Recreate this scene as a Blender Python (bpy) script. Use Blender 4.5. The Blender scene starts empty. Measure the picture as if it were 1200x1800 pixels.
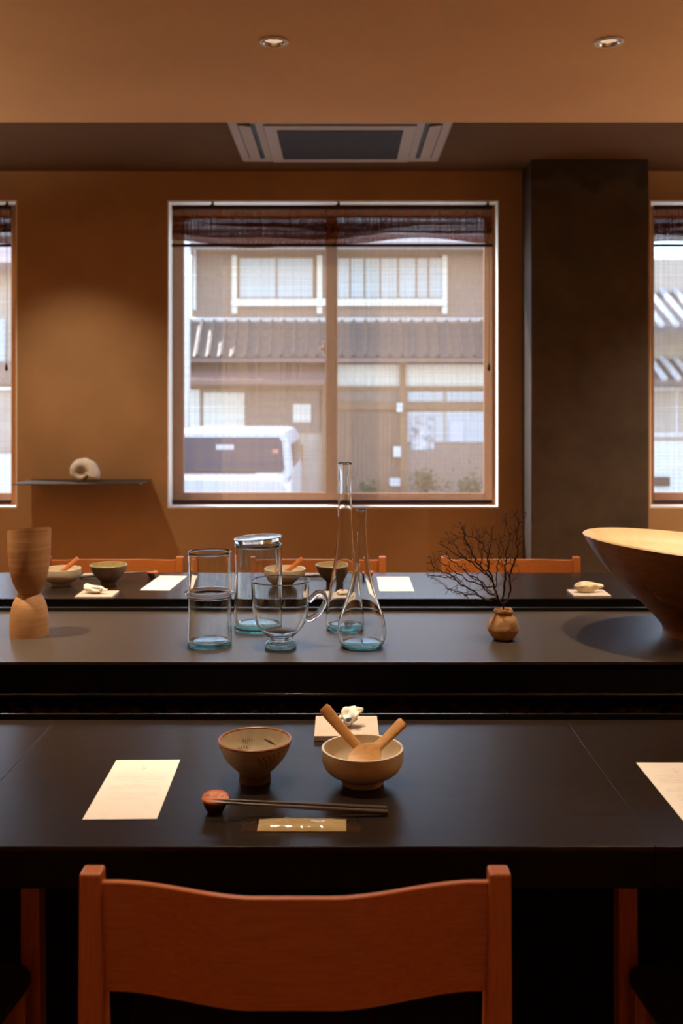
import bpy, bmesh, math, random
import numpy as np
from mathutils import Vector, Matrix, noise

random.seed(7)
rng = np.random.default_rng(7)
SC = bpy.context.scene
COL = SC.collection
PI = math.pi

# ------------------------------------------------------------------ camera
CAMZ = 1.27
F = 1750.0                      # focal length in pixels of the 1200x1800 frame (35 mm on 36 mm height)
cam = bpy.data.cameras.new('camera')
cam.sensor_fit = 'VERTICAL'; cam.sensor_height = 36.0; cam.sensor_width = 24.0; cam.lens = 35.0
cam.shift_y = -186.0 / 1800.0
cam.dof.use_dof = True; cam.dof.focus_distance = 1.85; cam.dof.aperture_fstop = 5.6
cam_o = bpy.data.objects.new('camera', cam); COL.objects.link(cam_o)
cam_o.location = (0, 0, CAMZ); cam_o.rotation_euler = (PI / 2, 0, 0)
SC.camera = cam_o

# ------------------------------------------------------------------ sky, sun, exposure
world = bpy.data.worlds.new('sky'); SC.world = world; world.use_nodes = True
wn = world.node_tree; wn.nodes.clear()
sky = wn.nodes.new('ShaderNodeTexSky'); sky.sky_type = 'NISHITA'; sky.sun_disc = False
sky.sun_elevation = math.radians(60); sky.sun_rotation = math.radians(-45)
sky.air_density = 1.2; sky.dust_density = 0.9; sky.ozone_density = 1.0
bg = wn.nodes.new('ShaderNodeBackground'); bg.inputs['Strength'].default_value = 1.0
wo = wn.nodes.new('ShaderNodeOutputWorld')
wn.links.new(sky.outputs[0], bg.inputs[0]); wn.links.new(bg.outputs[0], wo.inputs[0])

sun = bpy.data.lights.new('sun', 'SUN'); sun.energy = 7.0; sun.angle = 0.02; sun.color = (1.0, 0.96, 0.9)
sun_o = bpy.data.objects.new('sun', sun); COL.objects.link(sun_o)
_d = Vector((0.58, -0.36, -0.73))          # direction the light travels (from beyond the townhouse, left, high)
sun_o.rotation_euler = _d.to_track_quat('-Z', 'Y').to_euler()

SC.view_settings.view_transform = 'Standard'; SC.view_settings.look = 'None'
SC.view_settings.gamma = 1.0; SC.view_settings.use_curve_mapping = False
SC.view_settings.exposure = 0.0
cy = SC.cycles
cy.use_denoising = True
cy.max_bounces = 12; cy.diffuse_bounces = 4; cy.glossy_bounces = 5; cy.transmission_bounces = 14
cy.transparent_max_bounces = 40; cy.sample_clamp_indirect = 6.0
cy.caustics_reflective = False; cy.caustics_refractive = False

LAMP = (1.0, 0.80, 0.575)
SPOT_W = 34.0

# ------------------------------------------------------------------ places
TZ = 0.72                       # near and far counters
CZ = 0.75                       # raised middle counter
N0, N1 = 1.2436, 1.747          # near counter front / back
C0, C1 = 2.023, 2.522           # middle counter
R0, R1 = 2.798, 3.29            # far counter
WY = 5.0                        # far wall, room face
WT = 0.16
SOF = 2.25; SOFY = 3.44; CEIL = 2.45
XL, XR, YB = -4.2, 4.4, -3.2

def on(px, py, z):
    """point on the horizontal surface at height z seen at that pixel"""
    y = (CAMZ - z) * F / (py - 714.0)
    return Vector(((px - 600.0) / F * y, y, z))
def px_at(px, py, y):
    return Vector(((px - 600.0) / F * y, y, CAMZ - (py - 714.0) / F * y))

# ------------------------------------------------------------------ materials
MATS = {}
def nodes(name):
    m = bpy.data.materials.new(name); m.use_nodes = True; MATS[name] = m
    nt = m.node_tree; b = nt.nodes['Principled BSDF']
    return m, nt, b
def N(nt, t, **kw):
    n = nt.nodes.new(t)
    for k, v in kw.items():
        if k.startswith('_'): setattr(n, k[1:], v)
        else: n.inputs[k.replace('__', ' ')].default_value = v
    return n
def ramp(nt, fac, stops):
    r = nt.nodes.new('ShaderNodeValToRGB'); e = r.color_ramp.elements
    while len(e) < len(stops): e.new(0.5)
    for i, (p, c) in enumerate(stops):
        e[i].position = p; e[i].color = (*c, 1) if len(c) == 3 else c
    nt.links.new(fac, r.inputs[0]); return r
def coords(nt, scale=(1, 1, 1), rot=(0, 0, 0), kind='Object'):
    tc = nt.nodes.new('ShaderNodeTexCoord'); mp = nt.nodes.new('ShaderNodeMapping')
    mp.inputs['Scale'].default_value = scale; mp.inputs['Rotation'].default_value = rot
    nt.links.new(tc.outputs[kind], mp.inputs[0]); return mp.outputs[0]
def bump(nt, b, h, strength, dist):
    bp = N(nt, 'ShaderNodeBump', Strength=strength, Distance=dist)
    nt.links.new(h, bp.inputs['Height']); nt.links.new(bp.outputs[0], b.inputs['Normal'])
def plain(name, c, rough=0.6, metal=0.0, var=0.12, nscale=30, bmp=0.0, spec=0.5, kind='Object'):
    m, nt, b = nodes(name)
    v = coords(nt, kind=kind); n = N(nt, 'ShaderNodeTexNoise', Scale=nscale, Detail=5.0)
    nt.links.new(v, n.inputs['Vector'])
    lo = tuple(x * (1 - var) for x in c); hi = tuple(min(1, x * (1 + var)) for x in c)
    r = ramp(nt, n.outputs[0], [(0.3, lo), (0.7, hi)])
    nt.links.new(r.outputs[0], b.inputs['Base Color'])
    b.inputs['Roughness'].default_value = rough; b.inputs['Metallic'].default_value = metal
    b.inputs['Specular IOR Level'].default_value = spec
    if bmp: bump(nt, b, n.outputs[0], bmp, 0.004)
    return m
def wood(name, c1, c2, scale=(2, 30, 30), rough=0.45, bmp=0.15, spec=0.5, nscale=6.0):
    m, nt, b = nodes(name)
    v = coords(nt, scale)
    n = N(nt, 'ShaderNodeTexNoise', Scale=nscale, Detail=6.0, Roughness=0.65, Distortion=0.6)
    nt.links.new(v, n.inputs['Vector'])
    r = ramp(nt, n.outputs[0], [(0.28, c1), (0.72, c2)])
    nt.links.new(r.outputs[0], b.inputs['Base Color'])
    b.inputs['Roughness'].default_value = rough; b.inputs['Specular IOR Level'].default_value = spec
    if bmp: bump(nt, b, n.outputs[0], bmp, 0.001)
    return m
def glass(name, tint, dens, through=0.5):
    """solid tinted glass for thick bases"""
    m, nt, b = nodes(name); nt.nodes.remove(b)
    out = nt.nodes['Material Output']
    g = N(nt, 'ShaderNodeBsdfGlass', Roughness=0.0, IOR=1.5)
    t = N(nt, 'ShaderNodeBsdfTransparent')
    mx = N(nt, 'ShaderNodeMixShader', Fac=through)
    nt.links.new(g.outputs[0], mx.inputs[1]); nt.links.new(t.outputs[0], mx.inputs[2])
    nt.links.new(mx.outputs[0], out.inputs['Surface'])
    va = N(nt, 'ShaderNodeVolumeAbsorption', Density=dens); va.inputs['Color'].default_value = (*tint, 1)
    nt.links.new(va.outputs[0], out.inputs['Volume'])
    return m
def clear_glass(name):
    m, nt, b = nodes(name)
    b.inputs['Base Color'].default_value = (0.97, 0.995, 0.99, 1); b.inputs['Roughness'].default_value = 0.0
    b.inputs['IOR'].default_value = 1.46; b.inputs['Transmission Weight'].default_value = 1.0
    v = coords(nt); nz = N(nt, 'ShaderNodeTexNoise', Scale=22.0, Detail=1.0); nt.links.new(v, nz.inputs['Vector'])
    bump(nt, b, nz.outputs[0], 0.12, 0.004)
    return m
def thin_glass(name, face, edge, refl=0.85):
    """blown wall: clear face on, greener and more mirror-like at grazing angles"""
    m, nt, b = nodes(name); nt.nodes.remove(b)
    out = nt.nodes['Material Output']
    lw = N(nt, 'ShaderNodeLayerWeight', Blend=0.5)
    v = coords(nt); nz = N(nt, 'ShaderNodeTexNoise', Scale=28.0, Detail=2.0); nt.links.new(v, nz.inputs['Vector'])
    bp = N(nt, 'ShaderNodeBump', Strength=0.25, Distance=0.004); nt.links.new(nz.outputs[0], bp.inputs['Height'])
    p1 = N(nt, 'ShaderNodeMath', _operation='POWER'); nt.links.new(lw.outputs['Facing'], p1.inputs[0]); p1.inputs[1].default_value = 4.0
    ma = N(nt, 'ShaderNodeMath', _operation='MULTIPLY_ADD'); nt.links.new(p1.outputs[0], ma.inputs[0]); ma.inputs[1].default_value = refl; ma.inputs[2].default_value = 0.07
    p2 = N(nt, 'ShaderNodeMath', _operation='POWER'); nt.links.new(lw.outputs['Facing'], p2.inputs[0]); p2.inputs[1].default_value = 3.0
    cr = ramp(nt, p2.outputs[0], [(0.0, face), (1.0, edge)])
    t = N(nt, 'ShaderNodeBsdfTransparent'); nt.links.new(cr.outputs[0], t.inputs[0])
    g = N(nt, 'ShaderNodeBsdfGlossy', Roughness=0.0); nt.links.new(bp.outputs[0], g.inputs['Normal'])
    mx = N(nt, 'ShaderNodeMixShader'); nt.links.new(ma.outputs[0], mx.inputs[0])
    nt.links.new(t.outputs[0], mx.inputs[1]); nt.links.new(g.outputs[0], mx.inputs[2]); nt.links.new(mx.outputs[0], out.inputs['Surface'])
    return m
def pane_glass(name, refl=0.06, tint=(1, 1, 1)):
    m, nt, b = nodes(name); nt.nodes.remove(b)
    out = nt.nodes['Material Output']
    g = N(nt, 'ShaderNodeBsdfGlossy', Roughness=0.02)
    t = N(nt, 'ShaderNodeBsdfTransparent'); t.inputs[0].default_value = (*tint, 1)
    mx = N(nt, 'ShaderNodeMixShader', Fac=refl)
    nt.links.new(t.outputs[0], mx.inputs[1]); nt.links.new(g.outputs[0], mx.inputs[2])
    nt.links.new(mx.outputs[0], out.inputs['Surface'])
    return m

# room
def plaster(name, c, var=0.1):
    m, nt, b = nodes(name)
    v = coords(nt)
    n = N(nt, 'ShaderNodeTexNoise', Scale=3.0, Detail=3.0); nt.links.new(v, n.inputs['Vector'])
    f = N(nt, 'ShaderNodeTexNoise', Scale=160.0, Detail=4.0); nt.links.new(v, f.inputs['Vector'])
    r = ramp(nt, n.outputs[0], [(0.3, tuple(x * (1 - var) for x in c)), (0.7, tuple(min(1, x * (1 + var)) for x in c))])
    nt.links.new(r.outputs[0], b.inputs['Base Color']); b.inputs['Roughness'].default_value = 0.9
    b.inputs['Specular IOR Level'].default_value = 0.2
    bump(nt, b, f.outputs[0], 0.25, 0.003)
    return m
plaster('wall_plaster', (0.42, 0.248, 0.122))
plaster('ceiling_shaded_plaster', (0.115, 0.060, 0.024))  # high ceiling: its shade is put into the plaster colour
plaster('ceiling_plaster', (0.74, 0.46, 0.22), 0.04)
plain('floor_stone', (0.42, 0.25, 0.14), 0.5, var=0.25, nscale=8)
wood('floor_wood', (0.38, 0.21, 0.10), (0.50, 0.30, 0.155), (2, 30, 30), 0.45)
# raw concrete pillar, darker and broken away near its top
m, nt, b = nodes('pillar_concrete')
v = coords(nt); n = N(nt, 'ShaderNodeTexNoise', Scale=5.0, Detail=8.0, Roughness=0.6); nt.links.new(v, n.inputs['Vector'])
r = ramp(nt, n.outputs[0], [(0.3, (0.045, 0.030, 0.020)), (0.7, (0.082, 0.057, 0.038))])
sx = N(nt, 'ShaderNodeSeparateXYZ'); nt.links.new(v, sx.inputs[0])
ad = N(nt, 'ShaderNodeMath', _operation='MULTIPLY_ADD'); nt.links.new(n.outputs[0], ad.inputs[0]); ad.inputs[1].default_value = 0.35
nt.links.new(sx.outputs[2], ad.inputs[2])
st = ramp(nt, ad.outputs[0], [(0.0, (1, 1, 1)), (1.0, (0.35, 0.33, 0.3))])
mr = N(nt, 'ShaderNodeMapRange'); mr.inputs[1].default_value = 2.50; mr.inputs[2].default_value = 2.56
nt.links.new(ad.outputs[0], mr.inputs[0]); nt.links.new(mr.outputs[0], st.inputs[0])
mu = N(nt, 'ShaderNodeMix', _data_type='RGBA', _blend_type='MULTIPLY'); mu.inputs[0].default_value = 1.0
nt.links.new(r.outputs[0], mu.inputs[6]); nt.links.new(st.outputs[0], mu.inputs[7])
nt.links.new(mu.outputs[2], b.inputs['Base Color']); b.inputs['Roughness'].default_value = 0.75
bump(nt, b, n.outputs[0], 0.4, 0.01)

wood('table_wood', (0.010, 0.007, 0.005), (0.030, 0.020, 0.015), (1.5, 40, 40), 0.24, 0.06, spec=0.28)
wood('table_wood_near', (0.009, 0.006, 0.0045), (0.026, 0.017, 0.012), (1.5, 40, 40), 0.34, 0.08, spec=0.2)  # near tops: rougher, slightly darker copy that weakens the window sheen
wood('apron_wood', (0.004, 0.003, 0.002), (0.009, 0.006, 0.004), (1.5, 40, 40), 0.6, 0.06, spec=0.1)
m, nt, b = nodes('counter_top')
v = coords(nt); n = N(nt, 'ShaderNodeTexNoise', Scale=260.0, Detail=3.0); nt.links.new(v, n.inputs['Vector'])
r = ramp(nt, n.outputs[0], [(0.35, (0.048, 0.036, 0.026)), (0.65, (0.082, 0.062, 0.045))])
nt.links.new(r.outputs[0], b.inputs['Base Color']); b.inputs['Roughness'].default_value = 0.36; b.inputs['Specular IOR Level'].default_value = 0.25
bump(nt, b, n.outputs[0], 0.12, 0.0006)
plain('black_steel', (0.008, 0.008, 0.008), 0.35, var=0.2, nscale=60)
plain('blackened_metal_edge', (0.28, 0.25, 0.22), 0.25, metal=1.0, var=0.15, nscale=80)
plain('steel_rod', (0.006, 0.006, 0.006), 0.045, var=0.05, nscale=70, bmp=0.35, spec=1.0)
plain('black_void', (0.0025, 0.002, 0.002), 0.7, var=0.2, spec=0.15)
wood('chair_wood', (0.36, 0.095, 0.017), (0.54, 0.165, 0.034), (3, 60, 60), 0.38, 0.06)
wood('chair_post_wood', (0.36, 0.095, 0.017), (0.54, 0.165, 0.034), (60, 60, 3), 0.38, 0.06)
m, nt, b = nodes('seat_fabric')
v = coords(nt, (1, 1, 1)); w1 = N(nt, 'ShaderNodeTexWave', Scale=90.0, _bands_direction='X'); w2 = N(nt, 'ShaderNodeTexWave', Scale=90.0, _bands_direction='Y')
for w in (w1, w2): nt.links.new(v, w.inputs['Vector'])
mm = N(nt, 'ShaderNodeMath', _operation='MULTIPLY'); nt.links.new(w1.outputs[1], mm.inputs[0]); nt.links.new(w2.outputs[1], mm.inputs[1])
r = ramp(nt, mm.outputs[0], [(0.0, (0.008, 0.007, 0.006)), (1.0, (0.03, 0.026, 0.022))])
nt.links.new(r.outputs[0], b.inputs['Base Color']); b.inputs['Roughness'].default_value = 0.9; bump(nt, b, mm.outputs[0], 0.4, 0.002)

# window
wood('window_frame_wood', (0.30, 0.100, 0.022), (0.41, 0.15, 0.036), (20, 20, 2), 0.5)
plain('reveal_paint', (0.90, 0.86, 0.76), 0.7, var=0.03)
plain('aluminium', (0.75, 0.75, 0.74), 0.3, metal=0.8, var=0.03)
pane_glass('window_pane_glass', 0.05)
plain('dark_batten', (0.045, 0.018, 0.008), 0.6, var=0.2)
plain('dark_cord', (0.03, 0.018, 0.012), 0.8)
def blind_mat(name, base, amp, c):
    m, nt, b = nodes(name); nt.nodes.remove(b); out = nt.nodes['Material Output']
    v1 = coords(nt, (110, 110, 0.8)); n1 = N(nt, 'ShaderNodeTexNoise', Scale=1.0, Detail=3.0); nt.links.new(v1, n1.inputs['Vector'])
    v2 = coords(nt, (1.2, 1.2, 150)); n2 = N(nt, 'ShaderNodeTexNoise', Scale=1.0, Detail=3.0); nt.links.new(v2, n2.inputs['Vector'])
    a = N(nt, 'ShaderNodeMath', _operation='ADD'); nt.links.new(n1.outputs[0], a.inputs[0]); nt.links.new(n2.outputs[0], a.inputs[1])
    mr = N(nt, 'ShaderNodeMapRange'); mr.inputs[1].default_value = 0.7; mr.inputs[2].default_value = 1.35
    mr.inputs[3].default_value = base - amp; mr.inputs[4].default_value = base + amp; nt.links.new(a.outputs[0], mr.inputs[0])
    t = N(nt, 'ShaderNodeBsdfTransparent')
    d = N(nt, 'ShaderNodeBsdfDiffuse'); d.inputs[0].default_value = (*c, 1)
    tl = N(nt, 'ShaderNodeBsdfTranslucent'); tl.inputs[0].default_value = (*c, 1)
    mx = N(nt, 'ShaderNodeMixShader', Fac=0.6); nt.links.new(d.outputs[0], mx.inputs[1]); nt.links.new(tl.outputs[0], mx.inputs[2])
    m2 = N(nt, 'ShaderNodeMixShader'); nt.links.new(mr.outputs[0], m2.inputs[0])
    nt.links.new(t.outputs[0], m2.inputs[1]); nt.links.new(mx.outputs[0], m2.inputs[2])
    nt.links.new(m2.outputs[0], out.inputs['Surface'])
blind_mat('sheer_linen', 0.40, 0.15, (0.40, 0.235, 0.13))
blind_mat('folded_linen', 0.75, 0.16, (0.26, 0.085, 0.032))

# things on the counters
clear_glass('recycled_glass')
thin_glass('thin_wall_glass', (0.97, 0.985, 0.98), (0.5, 0.68, 0.66), 0.6)
glass('thick_glass', (0.15, 0.85, 0.78), 22.0, 0.35)
m, nt, b = nodes('cup_glaze')
b.inputs['Roughness'].default_value = 0.28
v = coords(nt); n = N(nt, 'ShaderNodeTexNoise', Scale=45.0, Detail=4.0); nt.links.new(v, n.inputs['Vector'])
r = ramp(nt, n.outputs[0], [(0.3, (0.36, 0.29, 0.19)), (0.7, (0.48, 0.40, 0.28))]); nt.links.new(r.outputs[0], b.inputs['Base Color'])
plain('cup_rim_glaze', (0.26, 0.10, 0.03), 0.3, var=0.4, nscale=60)
plain('cup_foot_clay', (0.10, 0.065, 0.04), 0.8, var=0.3)
plain('iron_glaze', (0.05, 0.022, 0.012), 0.4)
plain('cream_glaze', (0.66, 0.57, 0.43), 0.32, var=0.05, nscale=40)
plain('olive_glaze', (0.30, 0.23, 0.10), 0.2, var=0.2, nscale=25)
plain('brown_clay', (0.14, 0.09, 0.055), 0.55, var=0.25, nscale=40)
wood('spoon_wood', (0.52, 0.25, 0.08), (0.66, 0.36, 0.13), (4, 40, 40), 0.45, 0.05)
wood('turned_wood', (0.36, 0.17, 0.065), (0.52, 0.28, 0.12), (3, 3, 60), 0.55, 0.35, nscale=3.0)
wood('bowl_dark_wood', (0.20, 0.080, 0.028), (0.42, 0.19, 0.072), (6, 6, 22), 0.34, 0.06, nscale=2.5)
wood('bowl_inner_wood', (0.66, 0.46, 0.25), (0.80, 0.62, 0.40), (5, 5, 5), 0.55, 0.05, nscale=2.0)
plain('lacquer_red', (0.50, 0.13, 0.028), 0.45, var=0.12)
plain('rest_dark', (0.035, 0.018, 0.010), 0.45)
wood('chopstick_wood', (0.045, 0.028, 0.020), (0.10, 0.065, 0.045), (3, 80, 80), 0.3, 0.05)
plain('towel_cloth', (0.70, 0.53, 0.26), 0.75, var=0.06, nscale=60, bmp=0.25)
pane_glass('clear_film', 0.22, (0.93, 0.93, 0.93))
plain('card_paper', (0.86, 0.82, 0.75), 0.8, var=0.02)
plain('ink', (0.42, 0.38, 0.33), 0.8)
plain('bisque_tile', (0.52, 0.43, 0.35), 0.8, var=0.06, nscale=70, bmp=0.1)
plain('shell_white', (0.80, 0.75, 0.66), 0.5, var=0.1, nscale=18, bmp=0.1)
plain('shell_spotted', (0.74, 0.60, 0.38), 0.45, var=0.3, nscale=40)
plain('shell_blue', (0.06, 0.16, 0.26), 0.3)
plain('shell_purple', (0.40, 0.16, 0.28), 0.4)
plain('vase_clay', (0.50, 0.27, 0.115), 0.85, var=0.3, nscale=55, bmp=0.5)
plain('twig_bark', (0.045, 0.022, 0.016), 0.75, var=0.3, nscale=90)
plain('pebble', (0.26, 0.19, 0.14), 0.45, var=0.35, nscale=25)
plain('dark_shelf_steel', (0.045, 0.032, 0.024), 0.55, var=0.2)
# fittings
plain('chrome', (0.85, 0.83, 0.79), 0.22, metal=1.0, var=0.03)
plain('trim_white', (0.80, 0.78, 0.74), 0.5, var=0.02)
plain('lamp_dark', (0.02, 0.018, 0.016), 0.6)
plain('conditioner_white', (0.34, 0.27, 0.205), 0.55, var=0.03)
plain('conditioner_grille', (0.045, 0.038, 0.034), 0.6, var=0.15, nscale=150)
m, nt, b = nodes('reflector_glow'); b.inputs['Base Color'].default_value = (0.9, 0.8, 0.6, 1)  # glowing band that stands for the bright crescent in the chrome reflector
b.inputs['Emission Color'].default_value = (*LAMP, 1); b.inputs['Emission Strength'].default_value = 0.55
# street
plain('asphalt', (0.42, 0.42, 0.41), 0.9, var=0.2, nscale=20)
wood('house_siding', (0.24, 0.17, 0.14), (0.35, 0.265, 0.225), (6, 6, 1), 0.8, 0.1)
wood('house_beam', (0.22, 0.12, 0.065), (0.34, 0.20, 0.11), (6, 6, 1), 0.8, 0.1)
plain('house_plaster', (0.86, 0.85, 0.80), 0.9, var=0.05)
plain('house_render', (0.55, 0.47, 0.40), 0.9, var=0.08, nscale=4)
plain('house_dark', (0.09, 0.065, 0.05), 0.7)
plain('curtain', (0.58, 0.64, 0.68), 0.9, var=0.05)
plain('roof_clay', (0.17, 0.125, 0.12), 0.55, var=0.25, nscale=4, kind='Generated')
plain('roof_tile_grey', (0.15, 0.125, 0.12), 0.42, var=0.2, nscale=5)
plain('tile_end', (0.62, 0.62, 0.62), 0.5)
plain('canopy_metal', (0.22, 0.13, 0.11), 0.6)
plain('car_paint', (0.66, 0.67, 0.69), 0.25, var=0.01)
plain('car_glass', (0.03, 0.025, 0.035), 0.08, var=0.1, spec=0.8)
plain('car_rubber', (0.02, 0.02, 0.02), 0.8)
plain('sticker_red', (0.7, 0.25, 0.2), 0.6)
plain('poster_print', (0.50, 0.50, 0.52), 0.7, var=0.6, nscale=9)
plain('poster_blue', (0.66, 0.67, 0.80), 0.7, var=0.1)
plain('box_white', (0.75, 0.75, 0.76), 0.6)
plain('leaf_green', (0.06, 0.10, 0.04), 0.7, var=0.4)

# ------------------------------------------------------------------ mesh helpers
def finish(name, bm, mat, parent=None, smooth=False, bev=0.0, loc=None, rot=None, auto=None):
    bmesh.ops.recalc_face_normals(bm, faces=bm.faces[:])
    me = bpy.data.meshes.new(name); bm.to_mesh(me); bm.free()
    mats = mat if isinstance(mat, (list, tuple)) else [mat]
    for q in mats: me.materials.append(MATS[q])
    if smooth:
        for p in me.polygons: p.use_smooth = True
        if auto:
            me.set_sharp_from_angle(angle=math.radians(auto))
    o = bpy.data.objects.new(name, me); COL.objects.link(o)
    if parent is not None: o.parent = parent
    if loc is not None: o.location = loc
    if rot is not None: o.rotation_euler = rot
    if bev:
        md = o.modifiers.new('bevel', 'BEVEL'); md.width = bev; md.segments = 2; md.limit_method = 'ANGLE'
    return o
def empty(name, loc=(0, 0, 0), rz=0.0):
    o = bpy.data.objects.new(name, None); COL.objects.link(o); o.location = loc; o.rotation_euler = (0, 0, rz)
    o.empty_display_size = 0.05
    return o
def tag(o, label, cat, group=None):
    o['label'] = label; o['category'] = cat
    if group: o['group'] = group
    return o
def struct(o, label=None):
    o['kind'] = 'structure'
    if label: o['label'] = label
    return o
def B(bm, x0, x1, y0, y1, z0, z1, mi=0):
    vs = [bm.verts.new(p) for p in ((x0, y0, z0), (x1, y0, z0), (x1, y1, z0), (x0, y1, z0), (x0, y0, z1), (x1, y0, z1), (x1, y1, z1), (x0, y1, z1))]
    for f in ((0, 3, 2, 1), (4, 5, 6, 7), (0, 1, 5, 4), (1, 2, 6, 5), (2, 3, 7, 6), (3, 0, 4, 7)):
        fc = bm.faces.new([vs[i] for i in f]); fc.material_index = mi
def box(name, mat, parent, x0, x1, y0, y1, z0, z1, bev=0.0, **kw):
    bm = bmesh.new(); B(bm, x0, x1, y0, y1, z0, z1); return finish(name, bm, mat, parent, bev=bev, **kw)
def boxes(name, mat, parent, lst, bev=0.0, **kw):
    bm = bmesh.new()
    for q in lst: B(bm, *q)
    return finish(name, bm, mat, parent, bev=bev, **kw)
def hexa(bm, bot, top):
    """eight corners: bottom ring and top ring, each four points counter-clockwise"""
    vs = [bm.verts.new(p) for p in list(bot) + list(top)]
    for f in ((0, 3, 2, 1), (4, 5, 6, 7), (0, 1, 5, 4), (1, 2, 6, 5), (2, 3, 7, 6), (3, 0, 4, 7)):
        bm.faces.new([vs[i] for i in f])
def lathe(bm, prof, seg=48, c=(0, 0, 0), closed=False, warp=None, mi=None):
    rings = []
    for k, (r, z) in enumerate(prof):
        if r < 1e-6:
            p = Vector((0, 0, z)); p = warp(p, k) if warp else p
            rings.append([bm.verts.new(p + Vector(c))]); continue
        ring = []
        for i in range(seg):
            a = 2 * PI * i / seg; p = Vector((r * math.cos(a), r * math.sin(a), z))
            if warp: p = warp(p, k)
            ring.append(bm.verts.new(p + Vector(c)))
        rings.append(ring)
    pairs = list(zip(rings, rings[1:])) + ([(rings[-1], rings[0])] if closed else [])
    for k, (A, Bq) in enumerate(pairs):
        for i in range(seg):
            j = (i + 1) % seg
            if len(A) == 1 and len(Bq) == 1: continue
            if len(A) == 1: f = bm.faces.new((A[0], Bq[j], Bq[i]))
            elif len(Bq) == 1: f = bm.faces.new((A[i], A[j], Bq[0]))
            else: f = bm.faces.new((A[i], A[j], Bq[j], Bq[i]))
            if mi: f.material_index = mi(k)
def smoothprof(pts, n=6):
    """Catmull-Rom through (r,z) points"""
    out = []
    P = [pts[0]] + list(pts) + [pts[-1]]
    for i in range(1, len(P) - 2):
        p0, p1, p2, p3 = [np.array(q, float) for q in P[i - 1:i + 3]]
        for t in np.linspace(0, 1, n, endpoint=False):
            q = 0.5 * ((2 * p1) + (-p0 + p2) * t + (2 * p0 - 5 * p1 + 4 * p2 - p3) * t * t + (-p0 + 3 * p1 - 3 * p2 + p3) * t ** 3)
            out.append((max(q[0], 0.0), q[1]) if len(q) == 2 else q)
    out.append(tuple(pts[-1]) if len(pts[-1]) == 2 else np.array(pts[-1], float))
    return out
def tube(bm, pts, rad, seg=10, cap=True, flat=None):
    pts = [Vector(p) for p in pts]; n = len(pts)
    if not hasattr(rad, '__len__'): rad = [rad] * n
    rings = []; up = None
    for i, p in enumerate(pts):
        d = (pts[min(i + 1, n - 1)] - pts[max(i - 1, 0)]).normalized()
        if up is None: up = d.orthogonal().normalized()
        up = (up - d * up.dot(d)); up = up.normalized() if up.length > 1e-6 else d.orthogonal().normalized()
        s = d.cross(up)
        rings.append([bm.verts.new(p + (up * math.cos(2 * PI * k / seg) + s * math.sin(2 * PI * k / seg)) * rad[i]) for k in range(seg)])
    for A, Bq in zip(rings, rings[1:]):
        for k in range(seg):
            j = (k + 1) % seg; bm.faces.new((A[k], A[j], Bq[j], Bq[k]))
    if cap:
        bm.faces.new(rings[0][::-1]); bm.faces.new(rings[-1])
def prism(bm, poly, z0, z1):
    a = [bm.verts.new((x, y, z0)) for x, y in poly]; b2 = [bm.verts.new((x, y, z1)) for x, y in poly]
    bm.faces.new(a[::-1]); bm.faces.new(b2)
    for i in range(len(poly)):
        j = (i + 1) % len(poly); bm.faces.new((a[i], a[j], b2[j], b2[i]))
def copy_tree(o, parent=None):
    c = o.copy(); COL.objects.link(c); c.parent = parent
    for ch in o.children: copy_tree(ch, c)
    return c
def copy_parts(src, dst):
    for ch in src.children: copy_tree(ch, dst)

# ================================================================== THE ROOM
bm = bmesh.new(); B(bm, XL - 0.2, XR + 0.2, YB - 0.2, 2.27, -0.1, 0.0); B(bm, XL - 0.2, XR + 0.2, 2.27, WY, -0.1, 0.0, 1)
struct(finish('floor', bm, ['floor_wood', 'floor_stone']))
# low ceiling over the counters and the higher one by the windows: one stepped slab
bm = bmesh.new()
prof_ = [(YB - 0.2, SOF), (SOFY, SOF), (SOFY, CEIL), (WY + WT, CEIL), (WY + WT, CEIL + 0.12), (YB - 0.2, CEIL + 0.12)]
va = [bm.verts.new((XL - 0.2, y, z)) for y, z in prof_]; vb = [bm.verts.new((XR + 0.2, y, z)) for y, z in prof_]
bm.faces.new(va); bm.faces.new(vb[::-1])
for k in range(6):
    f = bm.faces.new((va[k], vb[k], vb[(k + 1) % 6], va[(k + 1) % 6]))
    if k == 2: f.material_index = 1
struct(finish('ceiling', bm, ['ceiling_plaster', 'ceiling_shaded_plaster']))
WIN = [(-3.29, -1.629), (-0.874, 0.791), (1.548, 3.21)]
WZ0, WZ1 = CAMZ - 179 / F * WY, CAMZ + 362 / F * WY
bm = bmesh.new()
B(bm, XL - 0.2, XR + 0.2, WY, WY + WT, -0.1, WZ0); B(bm, XL - 0.2, XR + 0.2, WY, WY + WT, WZ1, CEIL)
edges = [XL - 0.2] + [q for w in WIN for q in w] + [XR + 0.2]
for i in range(0, len(edges), 2): B(bm, edges[i], edges[i + 1], WY, WY + WT, WZ0, WZ1)
struct(finish('wall_far', bm, 'wall_plaster'))
struct(box('wall_left', 'wall_plaster', None, XL - 0.2, XL, YB, WY, 0, CEIL))
struct(box('wall_right', 'wall_plaster', None, XR, XR + 0.2, YB, WY, 0, CEIL))
struct(box('wall_near', 'wall_plaster', None, XL - 0.2, XR + 0.2, YB - 0.2, YB, 0, SOF))
struct(box('column', 'pillar_concrete', None, 0.906, 1.469, 4.76, WY, 0, CEIL, bev=0.006), 'dark concrete pillar between two windows')

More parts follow.
